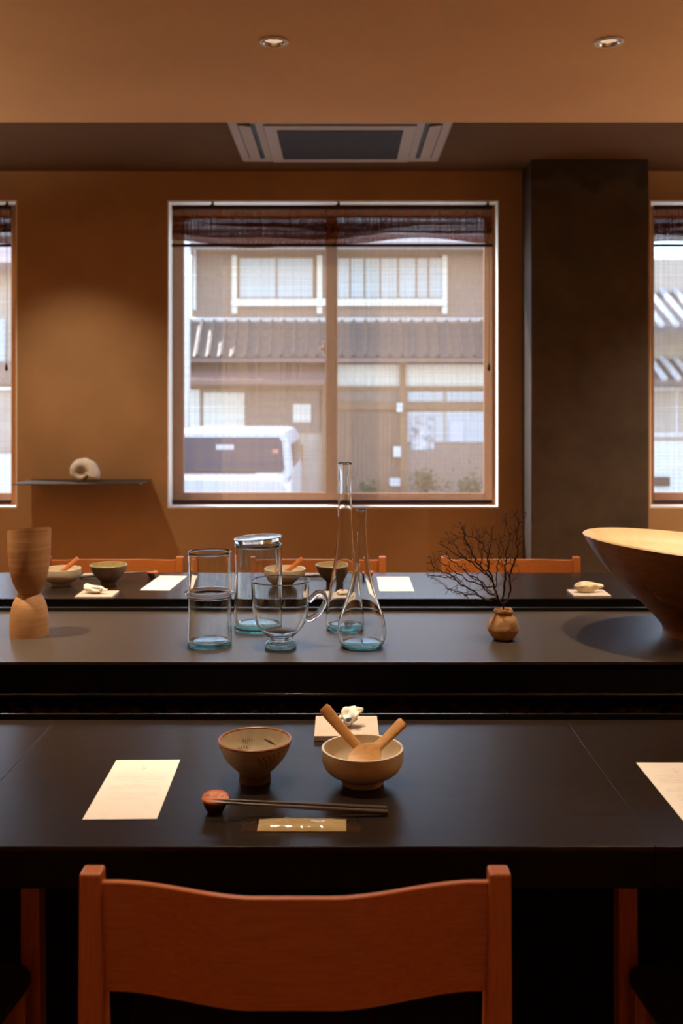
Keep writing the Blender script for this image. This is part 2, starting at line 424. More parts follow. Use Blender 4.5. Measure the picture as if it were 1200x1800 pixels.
# ---- windows: plastered opening lined with pale boards, two sliding wooden sashes
def make_window(name, x0, x1):
    w = struct(empty(name, ((x0 + x1) / 2, WY, WZ0)))
    hw = (x1 - x0) / 2; H = WZ1 - WZ0; t = 0.006
    box('sill_board', 'reveal_paint', w, -hw, hw, 0.0, WT, 0.0, t)
    box('head_board', 'reveal_paint', w, -hw, hw, 0.0, WT, H - t, H)
    for s in (-1, 1): box('jamb_board', 'reveal_paint', w, min(s * hw, s * (hw - t)), max(s * hw, s * (hw - t)), 0.0, WT, t, H - t)
    g = hw - t
    # the two sashes: left one behind, right one in front, meeting stiles overlap at the middle
    mid = (583 - 600) / F * 5.12 - (x0 + x1) / 2 if name == 'window_2' else 0.0
    for k, (a, b2, y) in enumerate(((-g, mid + 0.025, 0.125), (mid - 0.025, g, 0.095))):
        s = empty('sash', (0, y, 0)); s.parent = w
        sw = 0.055; z0, z1 = t, H - t
        box('stile', 'window_frame_wood', s, a, a + (sw if k == 0 else 0.05), 0, 0.028, z0, z1)
        box('stile', 'window_frame_wood', s, b2 - (0.05 if k == 0 else sw), b2, 0, 0.028, z0, z1)
        box('rail', 'window_frame_wood', s, a + 0.05, b2 - 0.05, 0, 0.028, z0, z0 + 0.06)
        box('rail', 'window_frame_wood', s, a + 0.05, b2 - 0.05, 0, 0.028, z1 - 0.06, z1)
        box('glass_pane', 'window_pane_glass', s, a + 0.05, b2 - 0.05, 0.012, 0.016, z0 + 0.06, z1 - 0.06)
        e = a + 0.05 if k == 1 else b2 - 0.05
        box('glazing_bead', 'aluminium', s, e - (0.007 if k == 0 else 0.0), e + (0.0 if k == 0 else 0.004), -0.004, 0.006, z0 + 0.06, z1 - 0.06)
    bm = bmesh.new(); B(bm, mid - 0.045, mid - 0.028, 0.08, 0.094, H * 0.5, H * 0.5 + 0.07); B(bm, mid - 0.06, mid - 0.04, 0.07, 0.094, H * 0.5 + 0.02, H * 0.5 + 0.04)
    finish('crescent_latch', bm, 'aluminium', w, bev=0.003)
    return w
for i, (a, b2) in enumerate(WIN): make_window('window_%d' % (i + 1), a, b2)

# ---- drawn-up linen blinds, one in each window opening
def make_blind(x0, x1, label, seed):
    rr = random.Random(seed)
    hw = (x1 - x0) / 2
    r = tag(empty('linen_blind', ((x0 + x1) / 2, WY + 0.016, WZ0)), label, 'blind', 'linen blinds in the windows')
    H = WZ1 - WZ0; a, b2 = -hw + 0.022, hw - 0.032
    top = H - 0.024; stack = top - 0.205
    box('head_batten', 'dark_batten', r, a, b2, -0.010, 0.010, top - 0.02, top)
    # sheer drop
    nx, nz = 60, 24; bm = bmesh.new(); g = []
    for i in range(nx + 1):
        x = a + (b2 - a) * i / nx; row = []
        for k in range(nz + 1):
            z = 0.035 + (top - 0.01 - 0.035) * k / nz
            y = 0.006 + 0.003 * math.sin(x * 9 + seed) * math.sin(z * 3 + 1)
            row.append(bm.verts.new((x, y, z)))
        g.append(row)
    for i in range(nx):
        for k in range(nz): bm.faces.new((g[i][k], g[i + 1][k], g[i + 1][k + 1], g[i][k + 1]))
    finish('sheer', bm, 'sheer_linen', r, smooth=True)
    # gathered folds at the top: each hangs in its own uneven swag
    for q in range(3):
        bm = bmesh.new(); g = []
        ph = [rr.uniform(0, 6.28) for _ in range(4)]
        zt = top - 0.02 - 0.035 * q; drop = (0.075, 0.085, 0.085)[q]
        for i in range(nx + 1):
            x = a + (b2 - a) * i / nx; u = i / nx
            sag = 0.012 * math.sin(u * 7 + ph[0]) + 0.007 * math.sin(u * 17 + ph[1]) + 0.01 * math.sin(u * PI * 2 + ph[2])
            row = []
            for k in range(11):
                s = k / 10
                z = zt - (drop + sag) * math.sin(PI * s) ** 0.8 - 0.03 * s
                y = -0.002 - 0.012 * math.sin(PI * s) * (0.6 + 0.4 * s) + 0.006 * s - 0.002 * q
                row.append(bm.verts.new((x, y, z)))
            g.append(row)
        for i in range(nx):
            for k in range(10): bm.faces.new((g[i][k], g[i + 1][k], g[i + 1][k + 1], g[i][k + 1]))
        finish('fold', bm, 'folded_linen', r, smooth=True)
    box('stack_batten', 'dark_batten', r, a, b2, -0.015, -0.008, stack - 0.004, stack + 0.010)
    box('bottom_batten', 'dark_batten', r, a, b2, -0.008, 0.012, 0.022, 0.040, bev=0.003)
    for u in (0.125, 0.518, 0.985):
        x = a + (b2 - a) * u
        bm = bmesh.new(); tube(bm, [(x, 0, H - 0.005), (x + 0.004, -0.006, H - 0.014), (x, 0, top)], 0.006, 8); lathe(bm, [(0, -0.012), (0.012, -0.006), (0.012, 0.004), (0, 0.010)], 10, (x, 0, top))
        finish('hook', bm, 'dark_cord', r, smooth=True)
    cx = b2 - 0.02
    bm = bmesh.new(); tube(bm, [(cx, -0.02, top - 0.1), (cx + 0.004, -0.022, H * 0.62), (cx, -0.02, H * 0.47)], 0.0011, 6)
    c = finish('pull_cord', bm, 'dark_cord', r, smooth=True)
    bm = bmesh.new(); lathe(bm, smoothprof([(0, 0.02), (0.004, 0.012), (0.008, -0.012), (0.004, -0.022), (0, -0.024)], 4), 12, (cx, -0.02, H * 0.46))
    finish('cord_knob', bm, 'dark_cord', c, smooth=True)
    return r
make_blind(*WIN[0], 'sheer linen blind in the window cut off by the left picture edge', 3)
make_blind(*WIN[1], 'sheer brown linen blind with gathered top in the middle window', 5)
make_blind(*WIN[2], 'sheer linen blind in the window right of the dark pillar', 9)

# ================================================================== COUNTERS
SEAMS = [-2.29, -1.395, -0.50, 0.392, 1.285, 2.175]
def bench(y0, y1, lipside, row):
    for i in range(len(SEAMS) - 1):
        a, b2 = SEAMS[i], SEAMS[i + 1]
        where = ['far left, out past the picture edge', 'at the left end', 'in the middle', 'at the right end', 'far right, out past the picture edge'][i]
        t = tag(empty('dining_counter', (a, (y0 + y1) / 2, 0)), 'black stained wooden %s counter section %s' % (row, where), 'counter', row + ' counter sections')
        d = (y1 - y0) / 2; w = b2 - a
        th = 0.053 if row == 'near' else 0.024
        box('top', 'table_wood_near' if row == 'near' else 'table_wood', t, 0.00015, w - 0.00015, -d, d, TZ - 0.006, TZ, bev=0.0008)
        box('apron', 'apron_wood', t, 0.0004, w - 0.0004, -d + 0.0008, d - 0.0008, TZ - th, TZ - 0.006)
        ly = d if lipside > 0 else -d
        y_a, y_b = sorted((ly, ly + lipside * 0.003))
        box('lip', 'black_void', t, 0, w, y_a, y_b, TZ - 0.05, TZ + 0.0085)
        box('lip_edge', 'blackened_metal_edge', t, 0, w, y_a, y_b, TZ + 0.0086, TZ + 0.0098)
        for yy in ((0.005,) if lipside > 0 else (-0.20,)):
            bm = bmesh.new(); x = 0.035
            hexa(bm, [(x - 0.013, yy - 0.015, 0), (x + 0.019, yy - 0.015, 0), (x + 0.019, yy + 0.015, 0), (x - 0.013, yy + 0.015, 0)],
                 [(x - 0.013, yy - 0.015, TZ - th), (x + 0.013, yy - 0.015, TZ - th), (x + 0.013, yy + 0.015, TZ - th), (x - 0.013, yy + 0.015, TZ - th)])
            finish('leg', bm, 'chair_post_wood', t)
        if row == 'near':
            bm = bmesh.new(); e = 0.02
            hexa(bm, [(0.16, 0.04, 0.50), (0.19, 0.04, 0.50), (0.19, 0.06, 0.50), (0.16, 0.06, 0.50)], [(0.05, 0.04, TZ - th), (0.08, 0.04, TZ - th), (0.08, 0.06, TZ - th), (0.05, 0.06, TZ - th)])
            finish('brace', bm, 'table_wood', t)
bench(N0, N1, 1, 'near')
bench(R0, R1, -1, 'far')

# stone-filled trough and the raised counter that bridges it
tr = tag(empty('stone_trough', (0, 2.2725, 0)), 'black trough of dark pebbles running under the raised counter', 'trough')
box('trough_bed', 'black_void', tr, SEAMS[0], SEAMS[-1], N1 + 0.03 - 2.2725, R0 - 0.03 - 2.2725, 0, 0.600)
for s in (-1, 1): box('trough_side', 'black_void', tr, SEAMS[0], SEAMS[-1], s * 0.50 - 0.008, s * 0.50 + 0.008, 0.0, 0.66)
cc = tag(empty('raised_counter', (0, 2.2725, 0)), 'long raised dark grey counter carrying the glassware and wooden vessels', 'counter')
h = (C1 - C0) / 2
box('top', 'counter_top', cc, SEAMS[0], SEAMS[-1], -h, h, CZ - 0.004, CZ)
box('fascia', 'black_void', cc, SEAMS[0], SEAMS[-1], -h + 0.002, h - 0.002, 0.684, CZ - 0.004)
box('plinth', 'black_void', cc, SEAMS[0], SEAMS[-1], -0.02, 0.10, 0.600, 0.684)
box('front_edging', 'blackened_metal_edge', cc, SEAMS[0], SEAMS[-1], -h - 0.002, -h, CZ - 0.005, CZ + 0.0006)
box('back_edging', 'black_steel', cc, SEAMS[0], SEAMS[-1], h, h + 0.008, CZ - 0.03, CZ + 0.009)
box('back_edging_strip', 'blackened_metal_edge', cc, SEAMS[0], SEAMS[-1], h + 0.008, h + 0.010, CZ - 0.03, CZ + 0.010)
bm = bmesh.new(); tube(bm, [(SEAMS[0], -h - 0.001, 0.684), (SEAMS[-1], -h - 0.001, 0.684)], 0.0042, 16)
finish('edge_rod', bm, 'steel_rod', cc, smooth=True)
# pebbles
pm = []
for k in range(7):
    bm = bmesh.new(); bmesh.ops.create_icosphere(bm, subdivisions=2, radius=1.0)
    o = Vector((k * 3.1, 0, 0))
    for v in bm.verts:
        f = 1 + 0.28 * noise.noise(v.co * 1.3 + o)
        v.co = Vector((v.co.x * f * 0.021, v.co.y * f * 0.015, v.co.z * f * 0.011))
    me = bpy.data.meshes.new('river_pebble'); bm.to_mesh(me); bm.free(); me.materials.append(MATS['pebble'])
    for p in me.polygons: p.use_smooth = True
    pm.append(me)
for row in range(5):
    for i in range(44):
        x = -0.90 + i * 0.0415 + random.uniform(-0.006, 0.006) + (0.02 if row % 2 else 0); y = 2.075 + row * 0.036 + random.uniform(-0.004, 0.004)
        o = bpy.data.objects.new('river_pebble', random.choice(pm)); COL.objects.link(o)
        o.location = (x, y, 0.6115 + random.uniform(0, 0.002)); o.rotation_euler = (random.uniform(-.15, .15), random.uniform(-.15, .15), random.uniform(0, 6.28))
        s = random.uniform(0.8, 1.12); o.scale = (s, s, s)
        tag(o, 'dark river pebble lying in the trough under the raised counter', 'pebble', 'pebbles in the trough')

# ================================================================== CHAIRS
def make_chair():
    c = empty('dining_chair')
    for s in (-1, 1):
        bm = bmesh.new()
        x0, x1 = s * 0.238, s * 0.214; xb = s * 0.207
        lo = [(min(x0, xb), -0.222, 0), (max(x0, xb), -0.222, 0), (max(x0, xb), -0.184, 0), (min(x0, xb), -0.184, 0)]
        mi_ = [(min(x0, xb), -0.222, 0.50), (max(x0, xb), -0.222, 0.50), (max(x0, xb), -0.184, 0.50), (min(x0, xb), -0.184, 0.50)]
        hi = [(min(x0, x1), -0.215, 0.755), (max(x0, x1), -0.215, 0.755), (max(x0, x1), -0.190, 0.755), (min(x0, x1), -0.190, 0.755)]
        hexa(bm, lo, mi_); hexa(bm, mi_, hi); bmesh.ops.remove_doubles(bm, verts=bm.verts[:], dist=1e-5)
        dup = [f for f in bm.faces if all(abs(v.co.z - 0.5) < 1e-5 for v in f.verts)]
        bmesh.ops.delete(bm, geom=dup, context='FACES_ONLY')
        finish('back_post', bm, 'chair_post_wood', c, bev=0.003)
        bm = bmesh.new(); fx = s * 0.235
        hexa(bm, [(fx - 0.012, 0.170, 0), (fx + 0.012, 0.170, 0), (fx + 0.012, 0.195, 0), (fx - 0.012, 0.195, 0)],
             [(fx - 0.015, 0.165, 0.425), (fx + 0.015, 0.165, 0.425), (fx + 0.015, 0.198, 0.425), (fx - 0.015, 0.198, 0.425)])
        finish('front_leg', bm, 'chair_post_wood', c, bev=0.003)
        box('side_rail', 'chair_wood', c, min(s * 0.212, s * 0.234), max(s * 0.212, s * 0.234), -0.190, 0.172, 0.375, 0.418, bev=0.003)
    box('front_rail', 'chair_wood', c, -0.225, 0.225, 0.172, 0.194, 0.375, 0.418, bev=0.003)
    box('rear_rail', 'chair_wood', c, -0.210, 0.210, -0.212, -0.192, 0.375, 0.418, bev=0.003)
    # curved plywood back: flat at the posts, bowed out behind the sitter
    bm = bmesh.new(); nx, nz = 48, 6; th = 0.0085; gr = []
    for i in range(nx + 1):
        x = -0.216 + 0.432 * i / nx
        t = min(1.0, max(0.0, (0.203 - abs(x)) / 0.155)); b_ = t * t * (3 - 2 * t) * 0.031
        row = []
        for k in range(nz + 1):
            z = 0.622 + (0.743 - 0.622) * k / nz
            row.append((x, -0.2085 - b_, z - 0.003 * t * t))
        gr.append(row)
    fr = [[bm.verts.new(p) for p in row] for row in gr]
    bk = [[bm.verts.new((p[0], p[1] + th, p[2])) for p in row] for row in gr]
    for i in range(nx):
        for k in range(nz):
            bm.faces.new((fr[i][k], fr[i + 1][k], fr[i + 1][k + 1], fr[i][k + 1]))
            bm.faces.new((bk[i][k], bk[i][k + 1], bk[i + 1][k + 1], bk[i + 1][k]))
        for k in (0, nz): bm.faces.new((fr[i][k], bk[i][k], bk[i + 1][k], fr[i + 1][k]))
    for i in (0, nx):
        for k in range(nz): bm.faces.new((fr[i][k], fr[i][k + 1], bk[i][k + 1], bk[i][k]))
    finish('backrest', bm, 'chair_wood', c, smooth=True, auto=40, bev=0.0015)
    bm = bmesh.new(); prism(bm, [(-0.205, -0.185), (0.205, -0.185), (0.252, 0.19), (0.235, 0.205), (-0.235, 0.205), (-0.252, 0.19)], 0.418, 0.447)
    finish('seat', bm, 'seat_fabric', c, bev=0.008)
    return c
chair = make_chair(); chair.location = (-0.051, 1.310, 0)
tag(chair, 'warm brown wooden chair in front with curved back and black seat', 'chair', 'chairs at the counters')
def put_chair(x, y, rz, label):
    c = copy_tree(chair); c.location = (x, y, 0); c.rotation_euler = (0, 0, rz)
    tag(c, label, 'chair', 'chairs at the counters')
put_chair(-0.705, 1.268, 0, 'chair seat and frame cut off in the lower left corner')
put_chair(0.672, 1.268, 0, 'chair seat and frame cut off in the lower right corner')
put_chair(-0.78, 3.21, PI, 'wooden chair behind far counter, below the wall shelf')
put_chair(-0.086, 3.21, PI, 'wooden chair behind far counter, seen through the tall glass flasks')
put_chair(0.578, 3.21, PI, 'wooden chair behind far counter, beyond the twig vase')

# ================================================================== NEAR COUNTER SETTING
def cup(name, p, R, H, foot, label, group, mats, marks=False, rz=0.0, prof=None):
    c = tag(empty(name, p, rz), label, 'bowl', group)
    o = prof or [(foot, 0.0), (foot * 0.97, H * 0.20), (foot * 1.12, H * 0.27), (R * 0.72, H * 0.48), (R * 0.90, H * 0.74), (R, H)]
    head = [q for q in o if q[1] <= H * 0.21]
    bodyp = smoothprof([q for q in o if q[1] > H * 0.15], 5)
    t = 0.0035
    inner = [(max(r - t, 0.0), z) for r, z in bodyp if z > H * 0.30]
    bm = bmesh.new()
    pr = bodyp + [(R - t * 0.5, H + 0.0008)] + inner[::-1] + [(foot * 0.6, H * 0.24), (0, H * 0.22)]
    lathe(bm, pr, 56); finish('body', bm, mats[0], c, smooth=True, auto=60)
    bm = bmesh.new()
    lathe(bm, [(0, 0.003), (foot * 0.72, 0.003), (foot * 0.76, 0.0), (foot, 0.0), (head[-1][0] * 1.002, head[-1][1] + 0.001)], 48)
    finish('foot', bm, mats[1], c, smooth=True, auto=40)
    if len(mats) > 3:
        bm = bmesh.new(); lathe(bm, [(r_ - 0.0005, z) for r_, z in inner[::-1]] + [(foot * 0.6, H * 0.25), (0, H * 0.23)], 56); finish('glaze_lining', bm, mats[3], c, smooth=True)
    if len(mats) > 2:
        bm = bmesh.new(); tube(bm, [((R - t * 0.5) * math.cos(a), (R - t * 0.5) * math.sin(a), H) for a in np.linspace(0, 2 * PI, 57)], 0.0021, 8, cap=False)
        finish('rim', bm, mats[2], c, smooth=True)
    if marks:
        # brushed iron strokes inside and outside, thin leaves of glaze lying on the wall
        def wall(z, inside):
            zs = [q[1] for q in bodyp]; rs = [q[0] for q in bodyp]
            return float(np.interp(z, zs, rs)) + (-t - 0.0004 if inside else 0.0006)
        def stroke(bm, a0, z0, a1, z1, w, inside):
            L = []
            for k in range(9):
                u = k / 8; a = a0 + (a1 - a0) * u; z = z0 + (z1 - z0) * u
                hw = 1.7 * w * math.sin(PI * min(0.97, max(0.03, u))) ** 0.7
                L.append([bm.verts.new((wall(z + s * hw, inside) * math.cos(a), wall(z + s * hw, inside) * math.sin(a), z + s * hw)) for s in (-1, 1)])
            for A, Bq in zip(L, L[1:]): bm.faces.new((A[0], A[1], Bq[1], Bq[0]))
        bm = bmesh.new(); rr = random.Random(4)
        for k in range(5): stroke(bm, 1.78 + 0.075 * k, 0.041 + 0.002 * math.sin(k * 2), 1.74 + 0.075 * k, 0.046, 0.0010, True)
        for k in range(6): stroke(bm, 1.95 + 0.10 * k, 0.034 + 0.001 * (k % 2), 1.99 + 0.10 * k, 0.037, 0.0012, True)
        stroke(bm, 1.36, 0.045, 0.86, 0.040, 0.0007, True)
        for q, zz in enumerate((0.046, 0.041, 0.036)):
            for k in range(6 - q): stroke(bm, -1.42 + 0.15 * k + 0.06 * q, zz + 0.001 * k, -1.36 + 0.15 * k + 0.06 * q, zz + 0.0035 + 0.001 * k, 0.0011, False)
        finish('brush_strokes', bm, 'iron_glaze', c)
    return c
P = on(448, 1371, TZ)
cup('tea_cup', P, 0.0543, 0.0595, 0.0235, 'speckled stoneware cup with brown rim and brushed leaf marks', 'bowls on the near counter', ('cup_glaze', 'cup_foot_clay', 'cup_rim_glaze'), True)
Q = on(637, 1375.5, TZ)
wb = cup('white_bowl', Q, 0.0598, 0.0515, 0.030, 'cream glazed bowl holding two wooden spoons on near counter', 'bowls on the near counter', ('cream_glaze', 'cream_glaze'),
    prof=[(0.030, 0.0), (0.030, 0.006), (0.034, 0.009), (0.050, 0.018), (0.0585, 0.031), (0.0598, 0.0515)])

def spoon(name, tip, end, label, paddle, w0=0.0085, w1=0.006, bend=0.012, mat='spoon_wood', up=Vector((0, -0.8, 0.6)), pw=0.02, cat='spoon', group='wooden spoons'):
    """flat handled wooden spoon from the tip of its blade to the end of its handle"""
    tip = Vector(tip); end = Vector(end); d = (end - tip); L = d.length; d.normalize()
    n = (up - d * up.dot(d)).normalized(); s = d.cross(n)
    bm = bmesh.new(); K = 30; rings = []
    for k in range(K + 1):
        u = k / K; l = u * L
        if l < paddle:
            q = l / paddle; w = pw * (math.sin(PI * (0.06 + 0.86 * q)) ** 0.6); w = max(w, w1 * q); th = 0.0022; dish = 0.005 * math.sin(PI * q)
        else:
            q = (l - paddle) / (L - paddle); w = w1 + (w0 - w1) * q; th = 0.0032; dish = 0
        if k == K: w *= 0.72
        if l >= paddle and (l - paddle) < 0.02:
            m_ = (l - paddle) / 0.02; w = w + (pw * (math.sin(PI * 0.92) ** 0.6) - w) * (1 - m_) ** 2 * 0.5
        c0 = tip + d * l + n * (bend * (u * (1 - u)) * -4 * 0.3)
        ring = []
        for (a, b_) in ((-1, 0.4), (-0.7, 1), (0, 1), (0.7, 1), (1, 0.4), (1, -0.4), (0.7, -1), (0, -1), (-0.7, -1), (-1, -0.4)):
            ring.append(bm.verts.new(c0 + s * (a * w) + n * (b_ * th - dish * (1 - a * a))))
        rings.append(ring)
    for A, Bq in zip(rings, rings[1:]):
        for i in range(10): bm.faces.new((A[i], A[(i + 1) % 10], Bq[(i + 1) % 10], Bq[i]))
    bm.faces.new(rings[0][::-1]); bm.faces.new(rings[-1])
    o = finish(name, bm, mat, None, smooth=True, auto=55)
    return tag(o, label, cat, group)
spoon('wooden_spoon', Q + Vector((0.022, 0.004, 0.0185)), px_at(568, 1243, 1.478), 'wooden spoon with straight handle leaning left in the cream bowl', 0.030, 0.0090, 0.0065, pw=0.016)
spoon('wooden_spoon', Q + Vector((-0.018, -0.020, 0.026)), px_at(709, 1268, 1.462), 'wide wooden spoon with short handle leaning right in the cream bowl', 0.050, 0.0090, 0.0070, pw=0.0235, up=Vector((-0.15, -0.55, 0.8)))

def tile(p, w, d, rz, label, hh=0.009):
    bm = bmesh.new(); B(bm, -w / 2, w / 2, -d / 2, d / 2, 0, hh)
    o = finish('ceramic_tile', bm, 'bisque_tile', None, bev=0.0008, loc=p, rot=(0, 0, rz)); return tag(o, label, 'tile', 'tiles carrying shells')
tile((0.0085, 1.687, TZ), 0.107, 0.107, 0.0, 'square pale tile under a shell behind the cream bowl')

def blob(name, mat, scale, seed, amp, freq, sub=4, taper=0.0, parent=None, loc=(0, 0, 0), rot=(0, 0, 0), fn=None):
    bm = bmesh.new(); bmesh.ops.create_icosphere(bm, subdivisions=sub, radius=1.0)
    off = Vector((seed * 5.3, seed * 1.7, 0))
    for v in bm.verts:
        c = v.co.copy(); f = 1 + amp * noise.noise(c * freq + off) + amp * 0.4 * noise.noise(c * freq * 2.7 + off)
        t = 1 - taper * c.x
        p = Vector((c.x * f * scale[0], c.y * f * scale[1] * t, c.z * f * scale[2] * t))
        if fn: p = fn(p, c)
        v.co = p
    zmin = min(v.co.z for v in bm.verts)
    return finish(name, bm, mat, parent, smooth=True, loc=loc, rot=rot)
def ground(o, z):
    bpy.context.view_layer.update()
    mn = min((o.matrix_basis @ v.co).z for v in o.data.vertices); o.location.z += z - mn
# oyster-like shell with a blue hollow
def oyster(p, c):
    if c.z > 0.25 and -0.45 < c.x < 0.25 and c.y < 0.2: p.z -= 0.006 * (1 - abs(c.x + 0.1) / 0.4)
    p.z += 0.006 * max(0, c.x)
    return p
s1 = blob('oyster_shell', 'shell_white', (0.0205, 0.016, 0.0115), 2, 0.55, 1.5, fn=oyster, loc=(0.0125, 1.683, TZ + 0.02), rot=(0.15, -0.25, 0.35))
ground(s1, TZ + 0.0088)
tag(s1, 'white knobbly oyster shell with a blue hollow on near tile', 'shell')
blob('hollow', 'shell_blue', (0.0058, 0.003, 0.0045), 3, 0.2, 1.0, sub=3, parent=s1, loc=(-0.006, -0.0125, 0.0035), rot=(0.3, 0, 0))

# chopstick rest, chopsticks
P = on(378, 1428, TZ)
r = tag(empty('chopstick_rest', P), 'small red lacquer chopstick rest with dark tapered underside', 'chopstick rest')
bm = bmesh.new()
def wr(p, k): return Vector((p.x, p.y * 0.72, p.z))
lathe(bm, [(0, 0), (0.0095, 0.0), (0.0135, 0.006), (0.0165, 0.0135), (0.0175, 0.0175), (0, 0.0175)], 36, warp=wr); finish('base', bm, 'rest_dark', r, smooth=True, auto=50)
bm = bmesh.new()
def wr2(p, k):
    z = p.z - (0.0035 * max(0.0, 1 - (p.y / 0.006) ** 2) if k <= 3 else 0) + (0.20 * p.y)
    return Vector((p.x, p.y * 0.80, z))
lathe(bm, [(0, 0.0225), (0.010, 0.0225), (0.0165, 0.0225), (0.0183, 0.0215), (0.0185, 0.0195), (0.0170, 0.0165), (0, 0.0165)], 40, warp=wr2); finish('saddle', bm, 'lacquer_red', r, smooth=True)
def stick(a, b2, r0, r1, label, group):
    a, b2 = Vector(a), Vector(b2); bm = bmesh.new(); K = 12
    tube(bm, [a.lerp(b2, k / K) for k in range(K + 1)], [r0 * 0.4] + [r0 + (r1 - r0) * k / K for k in range(1, K + 1)], 10)
    o = finish('chopstick', bm, 'chopstick_wood', None, smooth=True, auto=50); return tag(o, label, 'chopstick', group)
e1 = on(681, 1428, TZ + 0.0045); e2 = on(679, 1423, TZ + 0.0045)
t1 = on(369, 1410, TZ + 0.0245); t2 = on(372, 1407, TZ + 0.0245)
stick(t1, e1, 0.0013, 0.0036, 'dark chopstick nearest the wrapped towel', 'chopsticks on the near rest')
stick(t2 + Vector((0, 0.004, 0)), e2 + Vector((0, 0.004, 0)), 0.0013, 0.0036, 'dark chopstick nearest the cups, behind its twin', 'chopsticks on the near rest')

# wrapped hand towel
P = on(531, 1452, TZ)
r = tag(empty('wrapped_towel', P, -0.005), 'flat yellow beige towel in clear film beside chopsticks', 'towel')
bm = bmesh.new(); nx, ny = 30, 10; W_, D_ = 0.0575, 0.0185
def th(u, v): return 0.0045 * (1 - abs(2 * u - 1) ** 6) * (1 - abs(2 * v - 1) ** 4) + 0.0012 + 0.0006 * noise.noise(Vector((u * 9, v * 3, 0)))
g1 = [[bm.verts.new((-W_ + 2 * W_ * i / nx, -D_ + 2 * D_ * k / ny, th(i / nx, k / ny))) for k in range(ny + 1)] for i in range(nx + 1)]
g0 = [[bm.verts.new((-W_ + 2 * W_ * i / nx, -D_ + 2 * D_ * k / ny, 0.0003)) for k in range(ny + 1)] for i in range(nx + 1)]
for i in range(nx):
    for k in range(ny):
        bm.faces.new((g1[i][k], g1[i + 1][k], g1[i + 1][k + 1], g1[i][k + 1])); bm.faces.new((g0[i][k], g0[i][k + 1], g0[i + 1][k + 1], g0[i + 1][k]))
    for k in (0, ny): bm.faces.new((g1[i][k], g0[i][k], g0[i + 1][k], g1[i + 1][k]))
for i in (0, nx):
    for k in range(ny): bm.faces.new((g1[i][k], g1[i][k + 1], g0[i][k + 1], g0[i][k]))
finish('towel', bm, 'towel_cloth', r, smooth=True, auto=50)
bm = bmesh.new(); nx, ny = 60, 14; X0, X1 = -0.079, 0.074
g = []
for i in range(nx + 1):
    x = X0 + (X1 - X0) * i / nx; row = []
    for k in range(ny + 1):
        v = k / ny; y = -0.0205 + 0.041 * v
        out = max(0.0, (abs(x) - W_) / 0.02)
        z = 0.0068 * (1 - min(1, out) * 0.6) * (1 - abs(2 * v - 1) ** 5) + 0.0006 + (0.0022 + 0.003 * min(1, out)) * abs(noise.noise(Vector((x * 120, y * 160, 1)))) * (1 - abs(2 * v - 1) ** 3)
        row.append(bm.verts.new((x + 0.003 * math.sin(v * 9) * (1 if i in (0, nx) else 0), y, z)))
    g.append(row)
for i in range(nx):
    for k in range(ny): bm.faces.new((g[i][k], g[i + 1][k], g[i + 1][k + 1], g[i][k + 1]))
finish('film_wrapper', bm, 'clear_film', r, smooth=True)

# menu cards
def card(bl, br, fr, fl, z, label, text=True, seed=1):
    """corners on the counter: back-left, back-right, front-right, front-left"""
    c = (Vector(bl) + Vector(br) + Vector(fr) + Vector(fl)) / 4
    ex = ((Vector(br) - Vector(bl)) + (Vector(fr) - Vector(fl))).normalized()
    w = ((Vector(br) - Vector(bl)).length + (Vector(fr) - Vector(fl)).length) / 2; d = ((Vector(bl) - Vector(fl)).length + (Vector(br) - Vector(fr)).length) / 2
    r = tag(empty('menu_card', (c.x, c.y, z), math.atan2(ex.y, ex.x)), label, 'card', 'menu cards')
    box('sheet', 'card_paper', r, -w / 2, w / 2, -d / 2, d / 2, 0.0, 0.0006)
    if text:
        bm = bmesh.new(); rr = random.Random(seed)
        def bar(x, y, ww, hh): 
            vs = [bm.verts.new(q) for q in ((x, y, 0.0008), (x + ww, y, 0.0008), (x + ww, y + hh, 0.0008), (x, y + hh, 0.0008))]; bm.faces.new(vs)
        lines = [(0.258, 0.16, 0.84), (0.288, 0.28, 0.70), (0.325, 0.13, 0.88), (0.352, 0.14, 0.87), (0.379, 0.12, 0.90), (0.406, 0.46, 0.54), (0.462, 0.30, 0.62), (0.492, 0.13, 0.85), (0.522, 0.10, 0.88),
                 (0.600, 0.20, 0.82), (0.632, 0.17, 0.88), (0.672, 0.20, 0.68), (0.702, 0.22, 0.72), (0.828, 0.74, 0.86)]
        for v, a, b2 in lines:
            x = a * w - w / 2; y = d / 2 - v * d
            while x < b2 * w - w / 2:
                # each character: two or three tiny strokes
                ch = 0.0019
                bar(x, y + rr.uniform(0, 0.0008), ch * rr.uniform(0.6, 1.0), 0.00028); bar(x + ch * rr.uniform(0.2, 0.7), y - 0.0006, 0.00025, 0.0022)
                if rr.random() < 0.7: bar(x, y + 0.0014, ch * rr.uniform(0.4, 0.9), 0.00028)
                x += ch * (1.25 if rr.random() < 0.93 else 2.3)
        for k in range(14):
            a = k / 14 * 2 * PI * 0.72 + 0.8
            bar(0.0 + 0.0028 * math.cos(a), d / 2 - 0.030 + 0.004 * math.sin(a), 0.0008, 0.0006)
        bar(-0.0022, d / 2 - 0.0385, 0.0044, 0.0016); bar(-0.005, d / 2 - 0.047, 0.010, 0.0006)
        finish('print', bm, 'ink', r)
    return r
card(on(200, 1337.5, TZ), on(313, 1335, TZ), on(280, 1441, TZ), on(150, 1440, TZ), TZ, 'cream menu card with faint print left of the cups', seed=2)
a = on(1114, 1341, TZ)
card(a, a + Vector((0.099, -0.0005, 0)), a + Vector((0.1035, -0.219, 0)), a + Vector((0.0045, -0.2185, 0)), TZ, 'cream menu card cut off by the right picture edge', seed=3)

